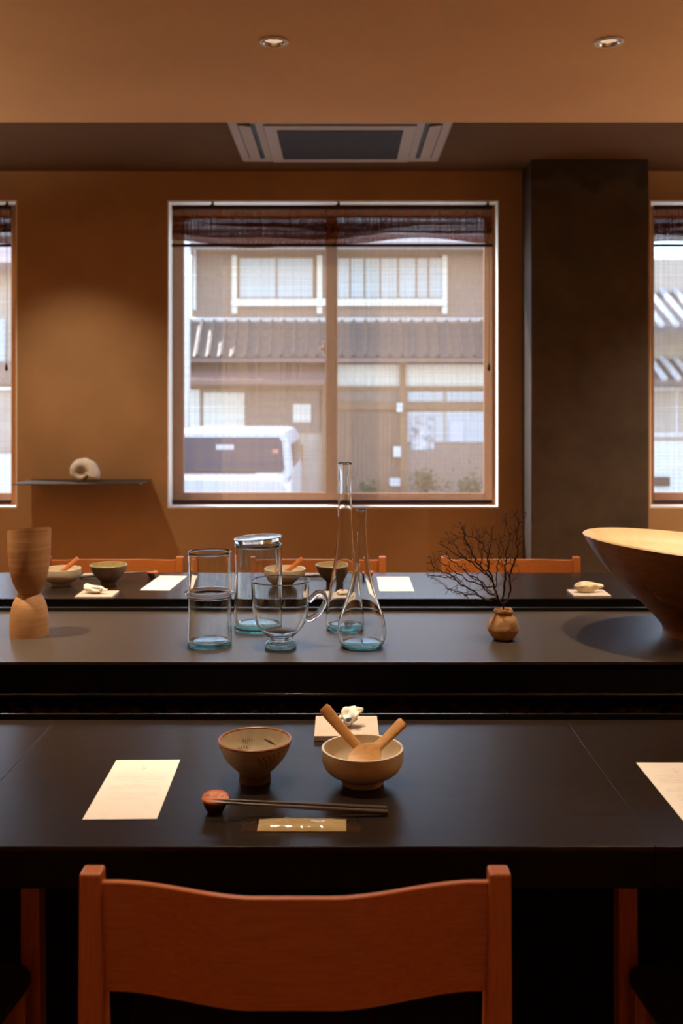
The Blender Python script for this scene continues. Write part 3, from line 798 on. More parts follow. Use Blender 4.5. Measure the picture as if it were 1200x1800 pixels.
# ================================================================== RAISED COUNTER PIECES
GL = 'recycled_glass'
def shell_prof(outer, t, base):
    """closed outline of a vessel wall from the outer profile, wall thickness and base thickness"""
    inner = [(max(r - t, 0.0005), z) for r, z in outer if z > base and r > t]
    return [(0, 0.0015)] + [(outer[0][0] * 0.55, 0.0012)] + [outer[0]] + outer[1:] + [(outer[-1][0] - t * 0.5, outer[-1][1] + t * 0.4)] + inner[::-1] + [(inner[0][0] * 0.75, base - 0.001), (0, base - 0.0018)]
def thick_base(parent, outer, t, base):
    rs = [r for r, z in outer]; zs = [z for r, z in outer]
    f = lambda z: float(np.interp(z, zs, rs)) - t
    bm = bmesh.new(); lathe(bm, [(0, 0.0018)] + [(f(0.0022) * 0.6, 0.0014), (f(0.0012) - 0.001, 0.0012)] + [(f(z), z) for z in np.linspace(0.0025, base, 5)] + [(f(base) * 0.8, base * 0.86), (0, base * 0.7)], 56)
    return finish('thick_base', bm, 'thick_glass', parent, smooth=True)
# ringed cylinder
P = on(368.5, 1134, CZ)
v_ = tag(empty('glass_cylinder', P), 'tall clear glass cylinder with a ring around its middle', 'glass vessel', 'greenish glass vessels')
R = 0.0482
prof = smoothprof([(R * 0.94, 0.0), (R * 1.0, 0.004), (R * 1.0, 0.03), (R * 0.97, 0.065), (R * 0.99, 0.100), (R * 1.02, 0.108), (R * 1.13, 0.1125), (R * 1.13, 0.116), (R * 1.0, 0.1195), (R * 0.97, 0.124), (R * 0.97, 0.16), (R * 0.99, 0.203)], 6)
bm = bmesh.new(); lathe(bm, shell_prof(prof, 0.0026, 0.004), 64); finish('vessel', bm, GL, v_, smooth=True); thick_base(v_, prof, 0.0028, 0.011)
# lidded jar
P = on(453.5, 1105, CZ)
v_ = tag(empty('glass_jar', P), 'clear glass jar with a flat tilted glass stopper lid', 'glass vessel', 'greenish glass vessels')
R = 0.0563
prof = smoothprof([(R * 0.93, 0.0), (R, 0.005), (R * 1.0, 0.06), (R * 0.985, 0.13), (R * 0.99, 0.198)], 6)
bm = bmesh.new(); lathe(bm, shell_prof(prof, 0.0028, 0.004), 64); finish('vessel', bm, GL, v_, smooth=True); thick_base(v_, prof, 0.003, 0.013)
bm = bmesh.new(); L0 = 0.0
lathe(bm, [(0, 0.010), (R * 0.9, 0.0105), (R * 1.0, 0.0095), (R * 1.03, 0.0055), (R * 1.0, 0.0015), (R * 0.93, 0.0005), (0, 0.001)], 64)
lid = finish('lid', bm, GL, v_, smooth=True, auto=50); lid.location = (0, 0, 0.2045); lid.rotation_euler = (0.02, -0.065, 0)
bm = bmesh.new(); lathe(bm, [(R * 0.80, -0.001), (R * 0.80, -0.058), (R * 0.785, -0.060), (R * 0.765, -0.058), (R * 0.765, -0.001)], 64, closed=True); finish('stopper', bm, 'thin_wall_glass', lid, smooth=True, auto=50)
# footed mug
P = on(493, 1137, CZ)
v_ = tag(empty('glass_mug', P, 0.0), 'footed clear glass mug with curled handle', 'glass vessel', 'greenish glass vessels')
R = 0.0640
prof = smoothprof([(0.0325, 0.0), (0.034, 0.003), (0.033, 0.011), (0.026, 0.018), (0.030, 0.025), (0.047, 0.042), (0.058, 0.066), (0.062, 0.095), (R * 0.985, 0.125), (R, 0.144)], 6)
bm = bmesh.new()
inner = [(max(r_ - 0.0026, 0), z) for r_, z in prof if z > 0.030]
lathe(bm, [(0, 0.006), (0.020, 0.004), (0.029, 0.0)] + prof + [(R - 0.0013, 0.1452)] + inner[::-1] + [(0.020, 0.029), (0, 0.026)], 64); finish('vessel', bm, GL, v_, smooth=True); thick_base(v_, prof, 0.001, 0.010)
bm = bmesh.new()
hp = [np.array(q) for q in ((0.0565, 0, 0.060), (0.068, 0, 0.062), (0.084, 0, 0.076), (0.096, 0, 0.097), (0.094, 0, 0.112), (0.082, 0, 0.117), (0.069, 0, 0.107), (0.0625, 0, 0.098))]
tube(bm, [tuple(q) for q in smoothprof(hp, 5)], [0.0062 + 0.001 * math.sin(i * 0.3) for i in range(36)], 14); finish('handle', bm, GL, v_, smooth=True)
# long-necked flasks
def flask(P, prof, label, base, t=0.0022):
    v = tag(empty('glass_flask', P), label, 'glass vessel', 'greenish glass vessels')
    bm = bmesh.new(); sp_ = smoothprof(prof, 6); lathe(bm, shell_prof(sp_, t, 0.004), 56); finish('vessel', bm, GL, v, smooth=True); thick_base(v, sp_, t + 0.0004, base)
    return v
fl = flask(on(606, 1106, CZ), [(0.040, 0.0), (0.0445, 0.006), (0.0450, 0.020), (0.0430, 0.045), (0.0360, 0.095), (0.0270, 0.150), (0.0205, 0.205), (0.0170, 0.260), (0.0155, 0.310), (0.0148, 0.350), (0.0165, 0.388)], 'tallest clear glass flask with long straight neck', 0.012)
flask(on(635.5, 1136, CZ), [(0.038, 0.0), (0.046, 0.005), (0.0525, 0.022), (0.0530, 0.040), (0.0470, 0.068), (0.0350, 0.102), (0.0235, 0.140), (0.0160, 0.180), (0.0125, 0.220), (0.0105, 0.262), (0.0112, 0.296)], 'shorter clear glass flask with pear body and thin neck', 0.010)

# turned wooden goblet with slanting rim
P = on(56, 1113, CZ); P = Vector((P.x, 2.262, CZ))
gp = [(0.0425, 0.0), (0.0425, 0.030), (0.0405, 0.055), (0.0360, 0.074), (0.0290, 0.088), (0.0250, 0.0945), (0.0245, 0.098), (0.0300, 0.108), (0.0375, 0.126), (0.0435, 0.155), (0.0470, 0.195), (0.0480, 0.240)]
gp = smoothprof(gp, 6)
gi = [(r_ - 0.006, z) for r_, z in gp if z > 0.13]
allp = [(0, 0)] + gp + gi[::-1] + [(0, 0.125)]
def wg(p, k):
    if p.z > 0.15: p.z += (0.10 * p.x - 0.16 * p.y) * min(1.0, (p.z - 0.15) / 0.09)
    return p
bm = bmesh.new(); lathe(bm, allp, 64, warp=wg)
tag(finish('wooden_goblet', bm, 'turned_wood', None, smooth=True, auto=50, loc=P), 'hourglass shaped turned wooden goblet on raised counter', 'goblet')

# wide carved bowl
P = Vector((0.806, 2.262, CZ))
bp = smoothprof([(0.074, 0.0), (0.0735, 0.012), (0.077, 0.022), (0.090, 0.038), (0.115, 0.062), (0.150, 0.092), (0.190, 0.128), (0.222, 0.163), (0.243, 0.190), (0.2515, 0.204)], 6)
th_ = 0.007
bi = [(max(r_ - th_ * (1.2 if z < 0.18 else 0.9), 0.01), z + 0.004) for r_, z in bp if z > 0.045]
def wb_(p, k):
    p.z -= 0.085 * p.x * min(1.0, max(0, p.z) / 0.19); return p
holes = [(math.pi + 0.62, 0.117), (math.pi + 0.70, 0.101), (math.pi + 0.735, 0.097)]
r = tag(empty('wooden_bowl', P), 'wide dark carved wooden bowl with pale inside at right', 'bowl')
bm = bmesh.new(); lathe(bm, [(0.0, 0.006), (0.055, 0.006), (0.060, 0.0)] + bp, 192, warp=wb_)
bmesh.ops.recalc_face_normals(bm, faces=bm.faces[:])
def punch(bm):
    kill = []
    for f in bm.faces:
        c = f.calc_center_median(); a = math.atan2(c.y, c.x) % (2 * PI); z = c.z + 0.085 * c.x * min(1.0, max(0, c.z) / 0.19)
        for ha, hz in holes:
            if abs(a - ha) < 0.022 and abs(z - hz) < 0.0055 and c.length > 0.1: kill.append(f)
    bmesh.ops.delete(bm, geom=list(set(kill)), context='FACES')
punch(bm); finish('outer_wall', bm, 'bowl_dark_wood', r, smooth=True, auto=50)
bm = bmesh.new(); lathe(bm, [bp[-1], (bp[-1][0] - th_ * 0.4, bp[-1][1] + 0.003)] + bi[::-1] + [(0.05, 0.050), (0, 0.047)], 192, warp=wb_)
punch(bm); finish('inner_wall', bm, 'bowl_inner_wood', r, smooth=True, auto=50)

# twig vase
P = on(884.5, 1124, CZ)
vs_ = tag(empty('clay_vase', P), 'small round rough clay vase holding dry twigs', 'vase')
vp = smoothprof([(0.016, 0.0), (0.024, 0.004), (0.0335, 0.019), (0.0348, 0.029), (0.0290, 0.046), (0.0195, 0.055), (0.0165, 0.058), (0.0185, 0.062), (0.0192, 0.066), (0.0175, 0.069)], 6)
bm = bmesh.new(); lathe(bm, [(0, 0.001)] + vp + [(0.0135, 0.068), (0.0125, 0.058), (0.020, 0.048), (0.026, 0.03), (0.0, 0.008)], 56)
for q in bm.verts:
    n_ = noise.noise(q.co * 60) * 0.0009 + noise.noise(q.co * 25) * 0.0016
    if q.co.z > 0.003: q.co += Vector((q.co.x, q.co.y, 0)).normalized() * n_ + Vector((0, 0, n_ * (1.5 if q.co.z > 0.055 else 0)))
finish('body', bm, 'vase_clay', vs_, smooth=True)
bm = bmesh.new(); tube(bm, [(0.017 * math.cos(a), 0.017 * math.sin(a), 0.0635 + 0.0015 * math.sin(3 * a)) for a in np.linspace(0, 2 * PI, 33)], [0.0042 + 0.0008 * math.sin(i * 0.9) for i in range(33)], 10, cap=False)
finish('rim', bm, 'vase_clay', vs_, smooth=True)
# twigs: grown towards points scattered through their fan
MM = 2.2 / F
poly = [((x - 884.5) * MM, (1078 - y) * MM) for x, y in ((742, 1008), (752, 1032), (790, 1052), (845, 1064), (884, 1074), (902, 1062), (912, 1005), (918, 960), (925, 935), (922, 900), (897, 893), (868, 928), (830, 925), (800, 915), (772, 948), (745, 985))]
def inside(x, z):
    c = False; j = len(poly) - 1
    for i in range(len(poly)):
        (xi, zi), (xj, zj) = poly[i], poly[j]
        if (zi > z) != (zj > z) and x < (xj - xi) * (z - zi) / (zj - zi) + xi: c = not c
        j = i
    return c
att = []
rr = random.Random(21)
while len(att) < 900:
    x, z = rr.uniform(-0.182, 0.055), rr.uniform(0, 0.235)
    if inside(x, z):
        dep = 0.045 * min(1, math.hypot(x, z) / 0.1)
        att.append((x, rr.uniform(-dep, dep), z))
att = np.array(att)
nod = [np.array((0.0, 0.0, -0.035))]; par = [-1]
for k in range(5): nod.append(nod[-1] + np.array((0.0, 0, 0.009))); par.append(len(nod) - 2)
alive = np.ones(len(att), bool); step = 0.0065
for it in range(140):
    NA = np.array(nod); A = att[alive]
    if len(A) == 0: break
    dmat = np.linalg.norm(A[:, None] - NA[None], axis=2); near = dmat.argmin(1); nd = dmat.min(1)
    grow = {}
    for i, (q, dd) in enumerate(zip(near, nd)):
        if dd < 0.16: grow.setdefault(q, []).append((A[i] - NA[q]) / (dd + 1e-9))
    added = 0
    for q, ds in grow.items():
        d = np.mean(ds, 0) + np.array([rr.uniform(-0.45, 0.45) for _ in range(3)])
        d /= (np.linalg.norm(d) + 1e-9); npos = NA[q] + d * step
        if min(np.linalg.norm(np.array(nod) - npos, axis=1)) < step * 0.55: continue
        nod.append(npos); par.append(q); added += 1
    NA = np.array(nod)
    dm = np.linalg.norm(att[:, None] - NA[None], axis=2).min(1); alive &= dm > 0.0078
    if not added: break
kids = [[] for _ in nod]
for i, p_ in enumerate(par):
    if p_ >= 0: kids[p_].append(i)
rad = np.zeros(len(nod))
for i in range(len(nod) - 1, -1, -1):
    rad[i] = 0.00055 if not kids[i] else min(0.0023, (sum(rad[k] ** 2.7 for k in kids[i])) ** (1 / 2.7))
bm = bmesh.new()
def strand(i, prev):
    pts = [nod[prev]] if prev is not None else []; rd = [rad[i]] if prev is not None else []
    cur = i
    while True:
        pts.append(nod[cur]); rd.append(rad[cur])
        if not kids[cur]: break
        ks = sorted(kids[cur], key=lambda q: -rad[q])
        for q in ks[1:]: todo.append((q, cur))
        cur = ks[0]
    if len(pts) > 1: tube(bm, [tuple(q) for q in pts], rd, 5)
todo = [(0, None)]
while todo: strand(*todo.pop())
tw = finish('twig_spray', bm, 'twig_bark', None, smooth=True, loc=P + Vector((0.0, 0, 0.0665)))
tag(tw, 'spray of dry dark branching twigs standing in the clay vase', 'twigs')

# ================================================================== FAR COUNTER SETTINGS
def far_setting(x, who, z=TZ):
    c1 = cup('white_bowl', Vector((x - 0.148, 3.06, z)), 0.0598, 0.0515, 0.030, 'cream bowl with a spoon on far counter, ' + who, 'bowls on the far counter', ('cream_glaze', 'cream_glaze'),
        prof=[(0.030, 0.0), (0.030, 0.006), (0.034, 0.009), (0.050, 0.018), (0.0585, 0.031), (0.0598, 0.0515)])
    cup('tea_cup', Vector((x, 3.05, z)), 0.057, 0.064, 0.0245, 'olive brown cup on far counter, ' + who, 'bowls on the far counter', ('brown_clay', 'cup_foot_clay', 'olive_glaze', 'olive_glaze'))
    b_ = Vector((x - 0.148, 3.06, z))
    spoon('wooden_spoon', b_ + Vector((-0.03, -0.005, 0.020)), b_ + Vector((0.052, 0.0, 0.082)), 'wooden spoon leaning in the cream bowl, ' + who, 0.03, 0.0085, 0.0065, pw=0.015, mat='chair_wood', group='spoons on the far counter')
    r = tag(empty('chopstick_rest', (x + 0.108, 3.19, z)), 'red chopstick rest on far counter, ' + who, 'chopstick rest', 'far chopstick rests')
    bm = bmesh.new(); lathe(bm, [(0, 0), (0.010, 0.0), (0.0165, 0.0135), (0.018, 0.017), (0, 0.017)], 28); finish('base', bm, 'rest_dark', r, smooth=True, auto=50)
    bm = bmesh.new(); lathe(bm, [(0, 0.0205), (0.0165, 0.021), (0.0185, 0.019), (0.0170, 0.0165), (0, 0.0165)], 28); finish('saddle', bm, 'lacquer_red', r, smooth=True)
    for k in (0, 1):
        stick((x + 0.112, 3.186 + 0.008 * k, z + 0.0225), (x - 0.125, 3.186 + 0.008 * k, z + 0.004), 0.0013, 0.0036, 'dark chopstick %s on far counter, %s' % (('nearer the room', 'nearer the window')[k], who), 'far chopsticks')
    r = tag(empty('wrapped_towel', (x - 0.075, 3.225, z)), 'pale folded towel in film on far counter, ' + who, 'towel', 'far towels')
    box('towel', 'card_paper', r, -0.05, 0.05, -0.016, 0.016, 0, 0.006, bev=0.002)
    box('film_wrapper', 'clear_film', r, -0.068, 0.068, -0.018, 0.018, 0.0, 0.0075)
far_setting((191 - 600) / F * 3.05, 'beside the wooden goblet')
far_setting((587 - 600) / F * 3.05, 'behind the tall flask')
Z9 = TZ
card(on(277, 1012, Z9), on(322, 1012.5, Z9), on(305, 1038, Z9), on(250, 1037.5, Z9), TZ, 'white card on far counter left of the glass cylinder', False)
card(on(662, 1014, Z9), on(718, 1014.5, Z9), on(728, 1039, Z9), on(667, 1039.5, Z9), TZ, 'white card on far counter right of the flasks', False)
def far_tile(x0, x1, y, label):
    c = on((x0 + x1) / 2, y, TZ); return tile((c.x, c.y + 0.004, TZ), 0.107, 0.095, 0.0, label, 0.007), c
_, c = far_tile(134, 206, 1048, 'square pale tile on far counter beside the wooden goblet')
def knot(p, cc_):
    p.z += 0.016 * max(0, -cc_.x - 0.35) * (1 - abs(cc_.y)); return p
s = blob('white_shell', 'shell_white', (0.034, 0.014, 0.010), 6, 0.5, 1.4, fn=knot, taper=0.3, loc=(c.x - 0.004, c.y + 0.004, TZ + 0.02), rot=(0, 0.0, -0.25)); ground(s, TZ + 0.0068)
tag(s, 'white jagged shell on the far tile beside the goblet', 'shell')
_, c = far_tile(560, 622, 1049, 'square pale tile on far counter seen through the flasks')
s = blob('flat_shell', ['shell_white'], (0.026, 0.018, 0.006), 8, 0.3, 1.4, loc=(c.x + 0.014, c.y + 0.004, TZ + 0.02)); ground(s, TZ + 0.0068)
tag(s, 'flat white shell with purple centre seen through the flasks', 'shell')
blob('purple_mark', 'shell_purple', (0.010, 0.007, 0.003), 4, 0.3, 2.0, sub=3, parent=s, loc=(0.0, -0.004, 0.0045))
_, c = far_tile(998, 1072, 1046, 'square pale tile on far counter beside the wide bowl')
def spindle(p, cc_):
    u = cc_.x; k = max(0.0, 1 - abs(u)) ** 0.25
    p.y *= 0.55 + 0.45 * (1 - max(0, u)); p.z *= 0.55 + 0.45 * (1 - max(0, u)); p.x *= 1.0 + 0.25 * max(0, u) ** 3; p.z += 0.003 * max(0, u)
    return p
s = blob('spindle_shell', 'shell_spotted', (0.040, 0.018, 0.0165), 5, 0.12, 2.2, fn=spindle, loc=(c.x - 0.004, c.y + 0.006, TZ + 0.03), rot=(0, 0, 0.06)); ground(s, TZ + 0.0068)
tag(s, 'spotted cream spindle shell on the tile near the wide bowl', 'shell')

# ================================================================== WALL SHELF AND FOSSIL-LIKE SHELL
bm = bmesh.new(); B(bm, -1.555, -0.955, 4.706, WY, 0.898, 0.903)
tag(finish('wall_shelf', bm, 'dark_shelf_steel', None), 'thin dark wall shelf under the white spiral shell', 'shelf')
# coiled shell: tube swept along a growing spiral with ribs
bm = bmesh.new(); K = 260; seg = 22; rings = []
T = 2.15 * 2 * PI
for i in range(K + 1):
    a = T * i / K; g_ = math.exp(0.152 * (a - T)); Rr = 0.055 * g_; tr_ = 0.037 * g_
    ang = PI * 1.08 - (a - T) * -1.0 * -1.0
    ang = -0.35 - (T - a) * -1.0
    cx, cz = Rr * math.cos(ang), Rr * math.sin(ang)
    ring = []
    for k in range(seg):
        b_ = 2 * PI * k / seg
        rib = 1 + 0.05 * math.cos(b_ * 1) + 0.035 * math.cos(a * 9)
        rad_ = tr_ * rib * math.cos(b_); yy = tr_ * 1.25 * math.sin(b_) * (1.0) + 0.012 * (1 - g_)
        ring.append(bm.verts.new(((Rr + rad_) * math.cos(ang), yy, (Rr + rad_) * math.sin(ang))))
    rings.append(ring)
for A, Bq in zip(rings, rings[1:]):
    for k in range(seg):
        j = (k + 1) % seg; bm.faces.new((A[k], A[j], Bq[j], Bq[k]))
bm.faces.new(rings[0][::-1])
# hollow mouth
last = rings[-1]; cm = sum((v.co for v in last), Vector()) / seg
mouth = [bm.verts.new(cm + (v.co - cm) * 0.72) for v in last]
dirv = (Vector(last[0].co) - Vector(rings[-6][0].co)).normalized()
deep = [bm.verts.new(cm + (v.co - cm) * 0.45 - dirv * 0.035) for v in last]
for k in range(seg):
    j = (k + 1) % seg; bm.faces.new((last[k], last[j], mouth[j], mouth[k])); bm.faces.new((mouth[k], mouth[j], deep[j], deep[k]))
bm.faces.new(deep)
sp = finish('spiral_shell', bm, 'shell_white', None, smooth=True, loc=(px_at(143, 830, 4.85).x, 4.85, 1.0), rot=(0, 0, 0.12))
ground(sp, 0.9028)
tag(sp, 'white coiled spiral shell standing on the thin wall shelf', 'shell')

# ================================================================== CEILING FITTINGS
ac = tag(empty('air_conditioner', (0, 0, CEIL)), 'ceiling cassette air conditioner with dark centre grille above middle window', 'air conditioner')
ax0, ax1, ay0, ay1 = -0.470, 0.458, 4.03, 4.70; zc = -0.028
bm = bmesh.new()
B(bm, ax0, ax1, ay0, ay1, zc, 0.0)
finish('panel', bm, 'conditioner_white', ac, bev=0.012)
gx = (ax0 + ax1) / 2
box('grille_frame', 'conditioner_white', ac, gx - 0.315, gx + 0.315, ay0 + 0.04, ay1 - 0.03, zc - 0.008, zc - 0.0002, bev=0.003)
bm = bmesh.new(); B(bm, gx - 0.262, gx + 0.262, ay0 + 0.10, ay1 - 0.10, zc - 0.0095, zc - 0.0082)
gr = finish('grille', bm, 'conditioner_grille', ac)
for k in range(26):
    y = ay0 + 0.106 + k * (ay1 - ay0 - 0.212) / 25
    box('grille_slat', 'conditioner_grille', gr, gx - 0.262, gx + 0.262, y - 0.004, y + 0.004, zc - 0.0125, zc - 0.0097)
for s in (-1, 1):
    xm = gx + s * 0.385
    box('air_slot', 'lamp_dark', ac, xm - 0.037, xm + 0.037, ay0 + 0.03, ay1 - 0.075, zc - 0.0012, zc - 0.0003)
    fl_ = box('louver', 'conditioner_white', ac, -0.026, 0.026, ay0 + 0.035, ay1 - 0.085, -0.003, 0.003, bev=0.002); fl_.location = (xm + s * 0.006, 0, zc - 0.006); fl_.rotation_euler = (0, -s * 0.12, 0)
for x in (gx - 0.26, gx + 0.26): box('clip', 'lamp_dark', ac, x - 0.008, x + 0.008, ay1 - 0.020, ay1 - 0.010, zc - 0.003, zc - 0.0002)

def make_downlight():
    d = empty('downlight')
    bm = bmesh.new(); lathe(bm, [(0.030, 0.0), (0.0395, -0.0005), (0.0400, -0.0025), (0.0375, -0.0050), (0.030, -0.0030), (0.029, -0.002)], 40, closed=True); finish('trim_ring', bm, 'trim_white', d, smooth=True, auto=40)
    bm = bmesh.new(); lathe(bm, [(0.030, -0.0043), (0.0285, -0.0025), (0.022, 0.02), (0.018, 0.035), (0.0, 0.036)], 40); finish('reflector', bm, 'chrome', d, smooth=True)
    bm = bmesh.new(); lathe(bm, [(0, 0.034), (0.006, 0.034), (0.009, 0.016), (0.008, 0.010), (0.0, 0.008)], 24); finish('lamp_body', bm, 'lamp_dark', d, smooth=True, auto=40)
    bm = bmesh.new(); lathe(bm, [(0.0255, 0.005), (0.0232, 0.014), (0.0226, 0.014), (0.0249, 0.005)], 32, closed=True); finish('glow_band', bm, 'reflector_glow', d)
    return d
dl = make_downlight()
first = True
def downlight(x, y, z, label, w=SPOT_W, aim=(0, 0, -1), cone=52, vis=True, group='recessed downlights', rad=0.022, blend=0.7):
    global first
    d = dl if first else copy_tree(dl); first = False
    HOLES.append((x, y, z)); d.location = (x, y, z - 0.0005); tag(d, label, 'downlight', group)
    L = bpy.data.lights.new('lamp_light', 'SPOT'); L.energy = w; L.color = LAMP; L.spot_size = math.radians(cone); L.spot_blend = blend; L.shadow_soft_size = rad
    o = bpy.data.objects.new('lamp_light', L); COL.objects.link(o); o.parent = d; o.location = (0, 0, -0.012)
    o.rotation_euler = Vector(aim).to_track_quat('-Z', 'Y').to_euler()
HOLES = []
LX = (-1.08, -0.182, 0.718, 1.618)
for i, x in enumerate(LX[:3]):
    downlight(x, 1.47, SOF, 'recessed downlight above the near counter, ' + ('left of', 'over', 'right of')[i] + ' the chair in front', group='downlights over the near counter')
for i, (x, y, w, cn) in enumerate(((-1.08, 2.08, 100, 56), (-0.182, 2.08, 66, 60), (0.80, 2.20, 36, 36))):
    downlight(x, y, SOF, 'recessed downlight above the raised counter, ' + ('over the goblet side', 'over the glassware', 'over the wide bowl')[i], w=w, cone=cn, group='downlights over the raised counter')
downlight(-0.182, 2.675, SOF, 'chrome recessed downlight in the low ceiling left of centre', aim=(0, 0.3, -1), w=92, cone=64)
downlight(0.718, 2.675, SOF, 'chrome recessed downlight in the low ceiling at upper right', aim=(0, 0.3, -1), w=92, cone=64)
downlight(-1.08, 2.675, SOF, 'recessed downlight past the left picture edge', aim=(0, 0.3, -1), w=92, cone=64)
downlight(-1.55, 4.08, CEIL, 'recessed downlight aimed at the wall shelf', w=55, aim=(0.30, 0.76, -1.4), cone=62, group='wall downlights', blend=1.0)
for i, x in enumerate((-0.45, 0.4, 2.3)):  # added lamps, hidden from view, to brighten the lower far wall
    downlight(x, 4.05, CEIL, 'added downlight in the high ceiling hidden by the low one, ' + ('left', 'middle', 'right')[i], w=225, cone=116, group='added aisle downlights', blend=1.0)

# added row of unseen downlights behind the viewer, bouncing light to the low ceiling
for i, x in enumerate((-2.0, -1.0, 0.0, 1.0, 2.0)):
    downlight(x, -1.4, SOF, 'added downlight over the aisle behind the viewer, ' + ('far left', 'left', 'middle', 'right', 'far right')[i], w=130, cone=64, group='added downlights behind the viewer', rad=0.04)

# every downlight sits in a hole cut through the plaster
ceil_o = bpy.data.objects['ceiling']
bm = bmesh.new()
for (x, y, z) in HOLES: lathe(bm, [(0, -0.02), (0.0335, -0.02), (0.0335, 0.06), (0, 0.06)], 32, (x, y, z))
cut = finish('lamp_hole', bm, 'lamp_dark')
md = ceil_o.modifiers.new('holes', 'BOOLEAN'); md.object = cut; md.operation = 'DIFFERENCE'; md.solver = 'EXACT'
bpy.context.view_layer.update()
new_me = bpy.data.meshes.new_from_object(ceil_o.evaluated_get(bpy.context.evaluated_depsgraph_get()))
ceil_o.modifiers.clear(); ceil_o.data = new_me; new_me.name = 'ceiling'
bpy.data.objects.remove(cut, do_unlink=True)
# two added uplighters, out of view, put extra light on the low ceiling
for i, x in enumerate((-3.6, 3.6)):
    l = tag(empty('added_uplighter', (x, 2.4, 0)), 'added uplighter out of view by the %s wall' % ('left', 'right')[i], 'added lamp', 'added uplighters')
    bm = bmesh.new(); lathe(bm, [(0, 0), (0.14, 0), (0.14, 0.012), (0.02, 0.025), (0, 0.025)], 32); finish('base', bm, 'black_steel', l, smooth=True, auto=40)
    bm = bmesh.new(); tube(bm, [(0, 0, 0.02), (0, 0, 0.92)], 0.012, 12); finish('pole', bm, 'black_steel', l, smooth=True, auto=40)
    bm = bmesh.new(); lathe(bm, [(0, 0.90), (0.05, 0.905), (0.12, 0.95), (0.15, 1.0), (0.145, 1.0), (0.115, 0.955), (0.048, 0.912), (0, 0.908)], 32); finish('bowl_shade', bm, 'black_steel', l, smooth=True, auto=40)
    L = bpy.data.lights.new('added_uplight', 'SPOT'); L.energy = 215.0; L.color = LAMP; L.spot_size = math.radians(140); L.spot_blend = 0.3; L.shadow_soft_size = 0.05
    o = bpy.data.objects.new('added_uplight', L); COL.objects.link(o); o.parent = l; o.location = (0, 0, 0.985); o.rotation_euler = (PI, 0, 0)

# ================================================================== THE STREET
GZ = -0.70; HY = 16.0
struct(box('street', 'asphalt', None, -30, 30, WY + WT, 40, GZ - 0.1, GZ), 'grey street outside the windows')
K_ = HY / F
def hx(px): return (px - 600) * K_
def hz(py): return CAMZ - (py - 714) * K_
H = tag(empty('townhouse', (0, HY, GZ)), 'old wooden townhouse with tiled eaves seen through the middle window', 'building')
def hp(name, mat, x0, x1, y0, y1, d0, d1, parent=None):
    """facade piece spanning picture columns x0..x1 and rows y0..y1 as measured on the facade plane; d0..d1 metres towards the street"""
    p = parent or H
    return box(name, mat, p, hx(x0), hx(x1), -d1, -d0, hz(y1) - GZ, hz(y0) - GZ)
XA, XB = 336, 1060
hp('upper_wall', 'house_siding', XA, XB, 424, 640, -2.6, 0.0)
hp('lower_wall', 'house_render', 322, XB, 560, 900, -2.6, 0.0)
hp('eave_band', 'house_plaster', XA - 20, XB, 424, 440, 0.0, 0.10)
hp('eave_beam', 'house_beam', XA, XB, 440, 449, 0.0, 0.08)
bm = bmesh.new()
def slopebox(bm, x0, x1, ya, za, yb, zb, t):
    hexa(bm, [(x0, -yb, zb - t), (x1, -yb, zb - t), (x1, -ya, za - t), (x0, -ya, za - t)], [(x0, -yb, zb), (x1, -yb, zb), (x1, -ya, za), (x0, -ya, za)])
slopebox(bm, hx(XA) - 0.5, hx(XB), -2.6, hz(424) - GZ + 0.55, 0.75, hz(420) - GZ - 0.18, 0.09); finish('upper_roof', bm, 'roof_clay', H)
# upper windows: frames and panes with pale curtains behind
def hwindow(x0, x1, y0, y1, cuts, folds=0):
    w = hp('window', 'house_beam', x0 - 5, x1 + 5, y0 - 5, y1 + 5, 0.0, 0.05)
    for a, b2 in zip(cuts, cuts[1:]):
        hp('pane', 'curtain', a + 1.5, b2 - 1.5, y0, y1, 0.051, 0.06, w)
    return w
hwindow(420, 551, 455, 524, (420, 486, 551))
hwindow(592, 777, 455, 524, (592, 615, 640, 668, 699, 731, 752, 777))
hp('bay_rail', 'house_plaster', 408, 784, 527, 539, 0.0, 0.16)
for x in (408, 557, 776): hp('bay_post', 'house_plaster', x, x + 9, 450, 552, 0.0, 0.10)
hp('downpipe', 'box_white', 341, 346, 430, 545, 0.05, 0.12)
# tiled pent roof
zt, zb, dt, db = hz(566) - GZ, None, 0.0, 0.62
zb = CAMZ - (630 - 714) / F * (HY - db) - GZ
roof = empty('pent_roof', (0, 0, 0)); roof.parent = H
bm = bmesh.new(); slopebox(bm, hx(318), hx(XB), 0.0, zt, db, zb, 0.06); finish('roof_deck', bm, 'roof_clay', roof)
bm = bmesh.new(); tube(bm, [(hx(318), -0.03, zt + 0.03), (hx(XB), -0.03, zt + 0.03)], 0.045, 10); finish('roof_ridge', bm, 'tile_end', roof, smooth=True)
TL = math.hypot(db, zt - zb); ang = math.atan2(zt - zb, db)
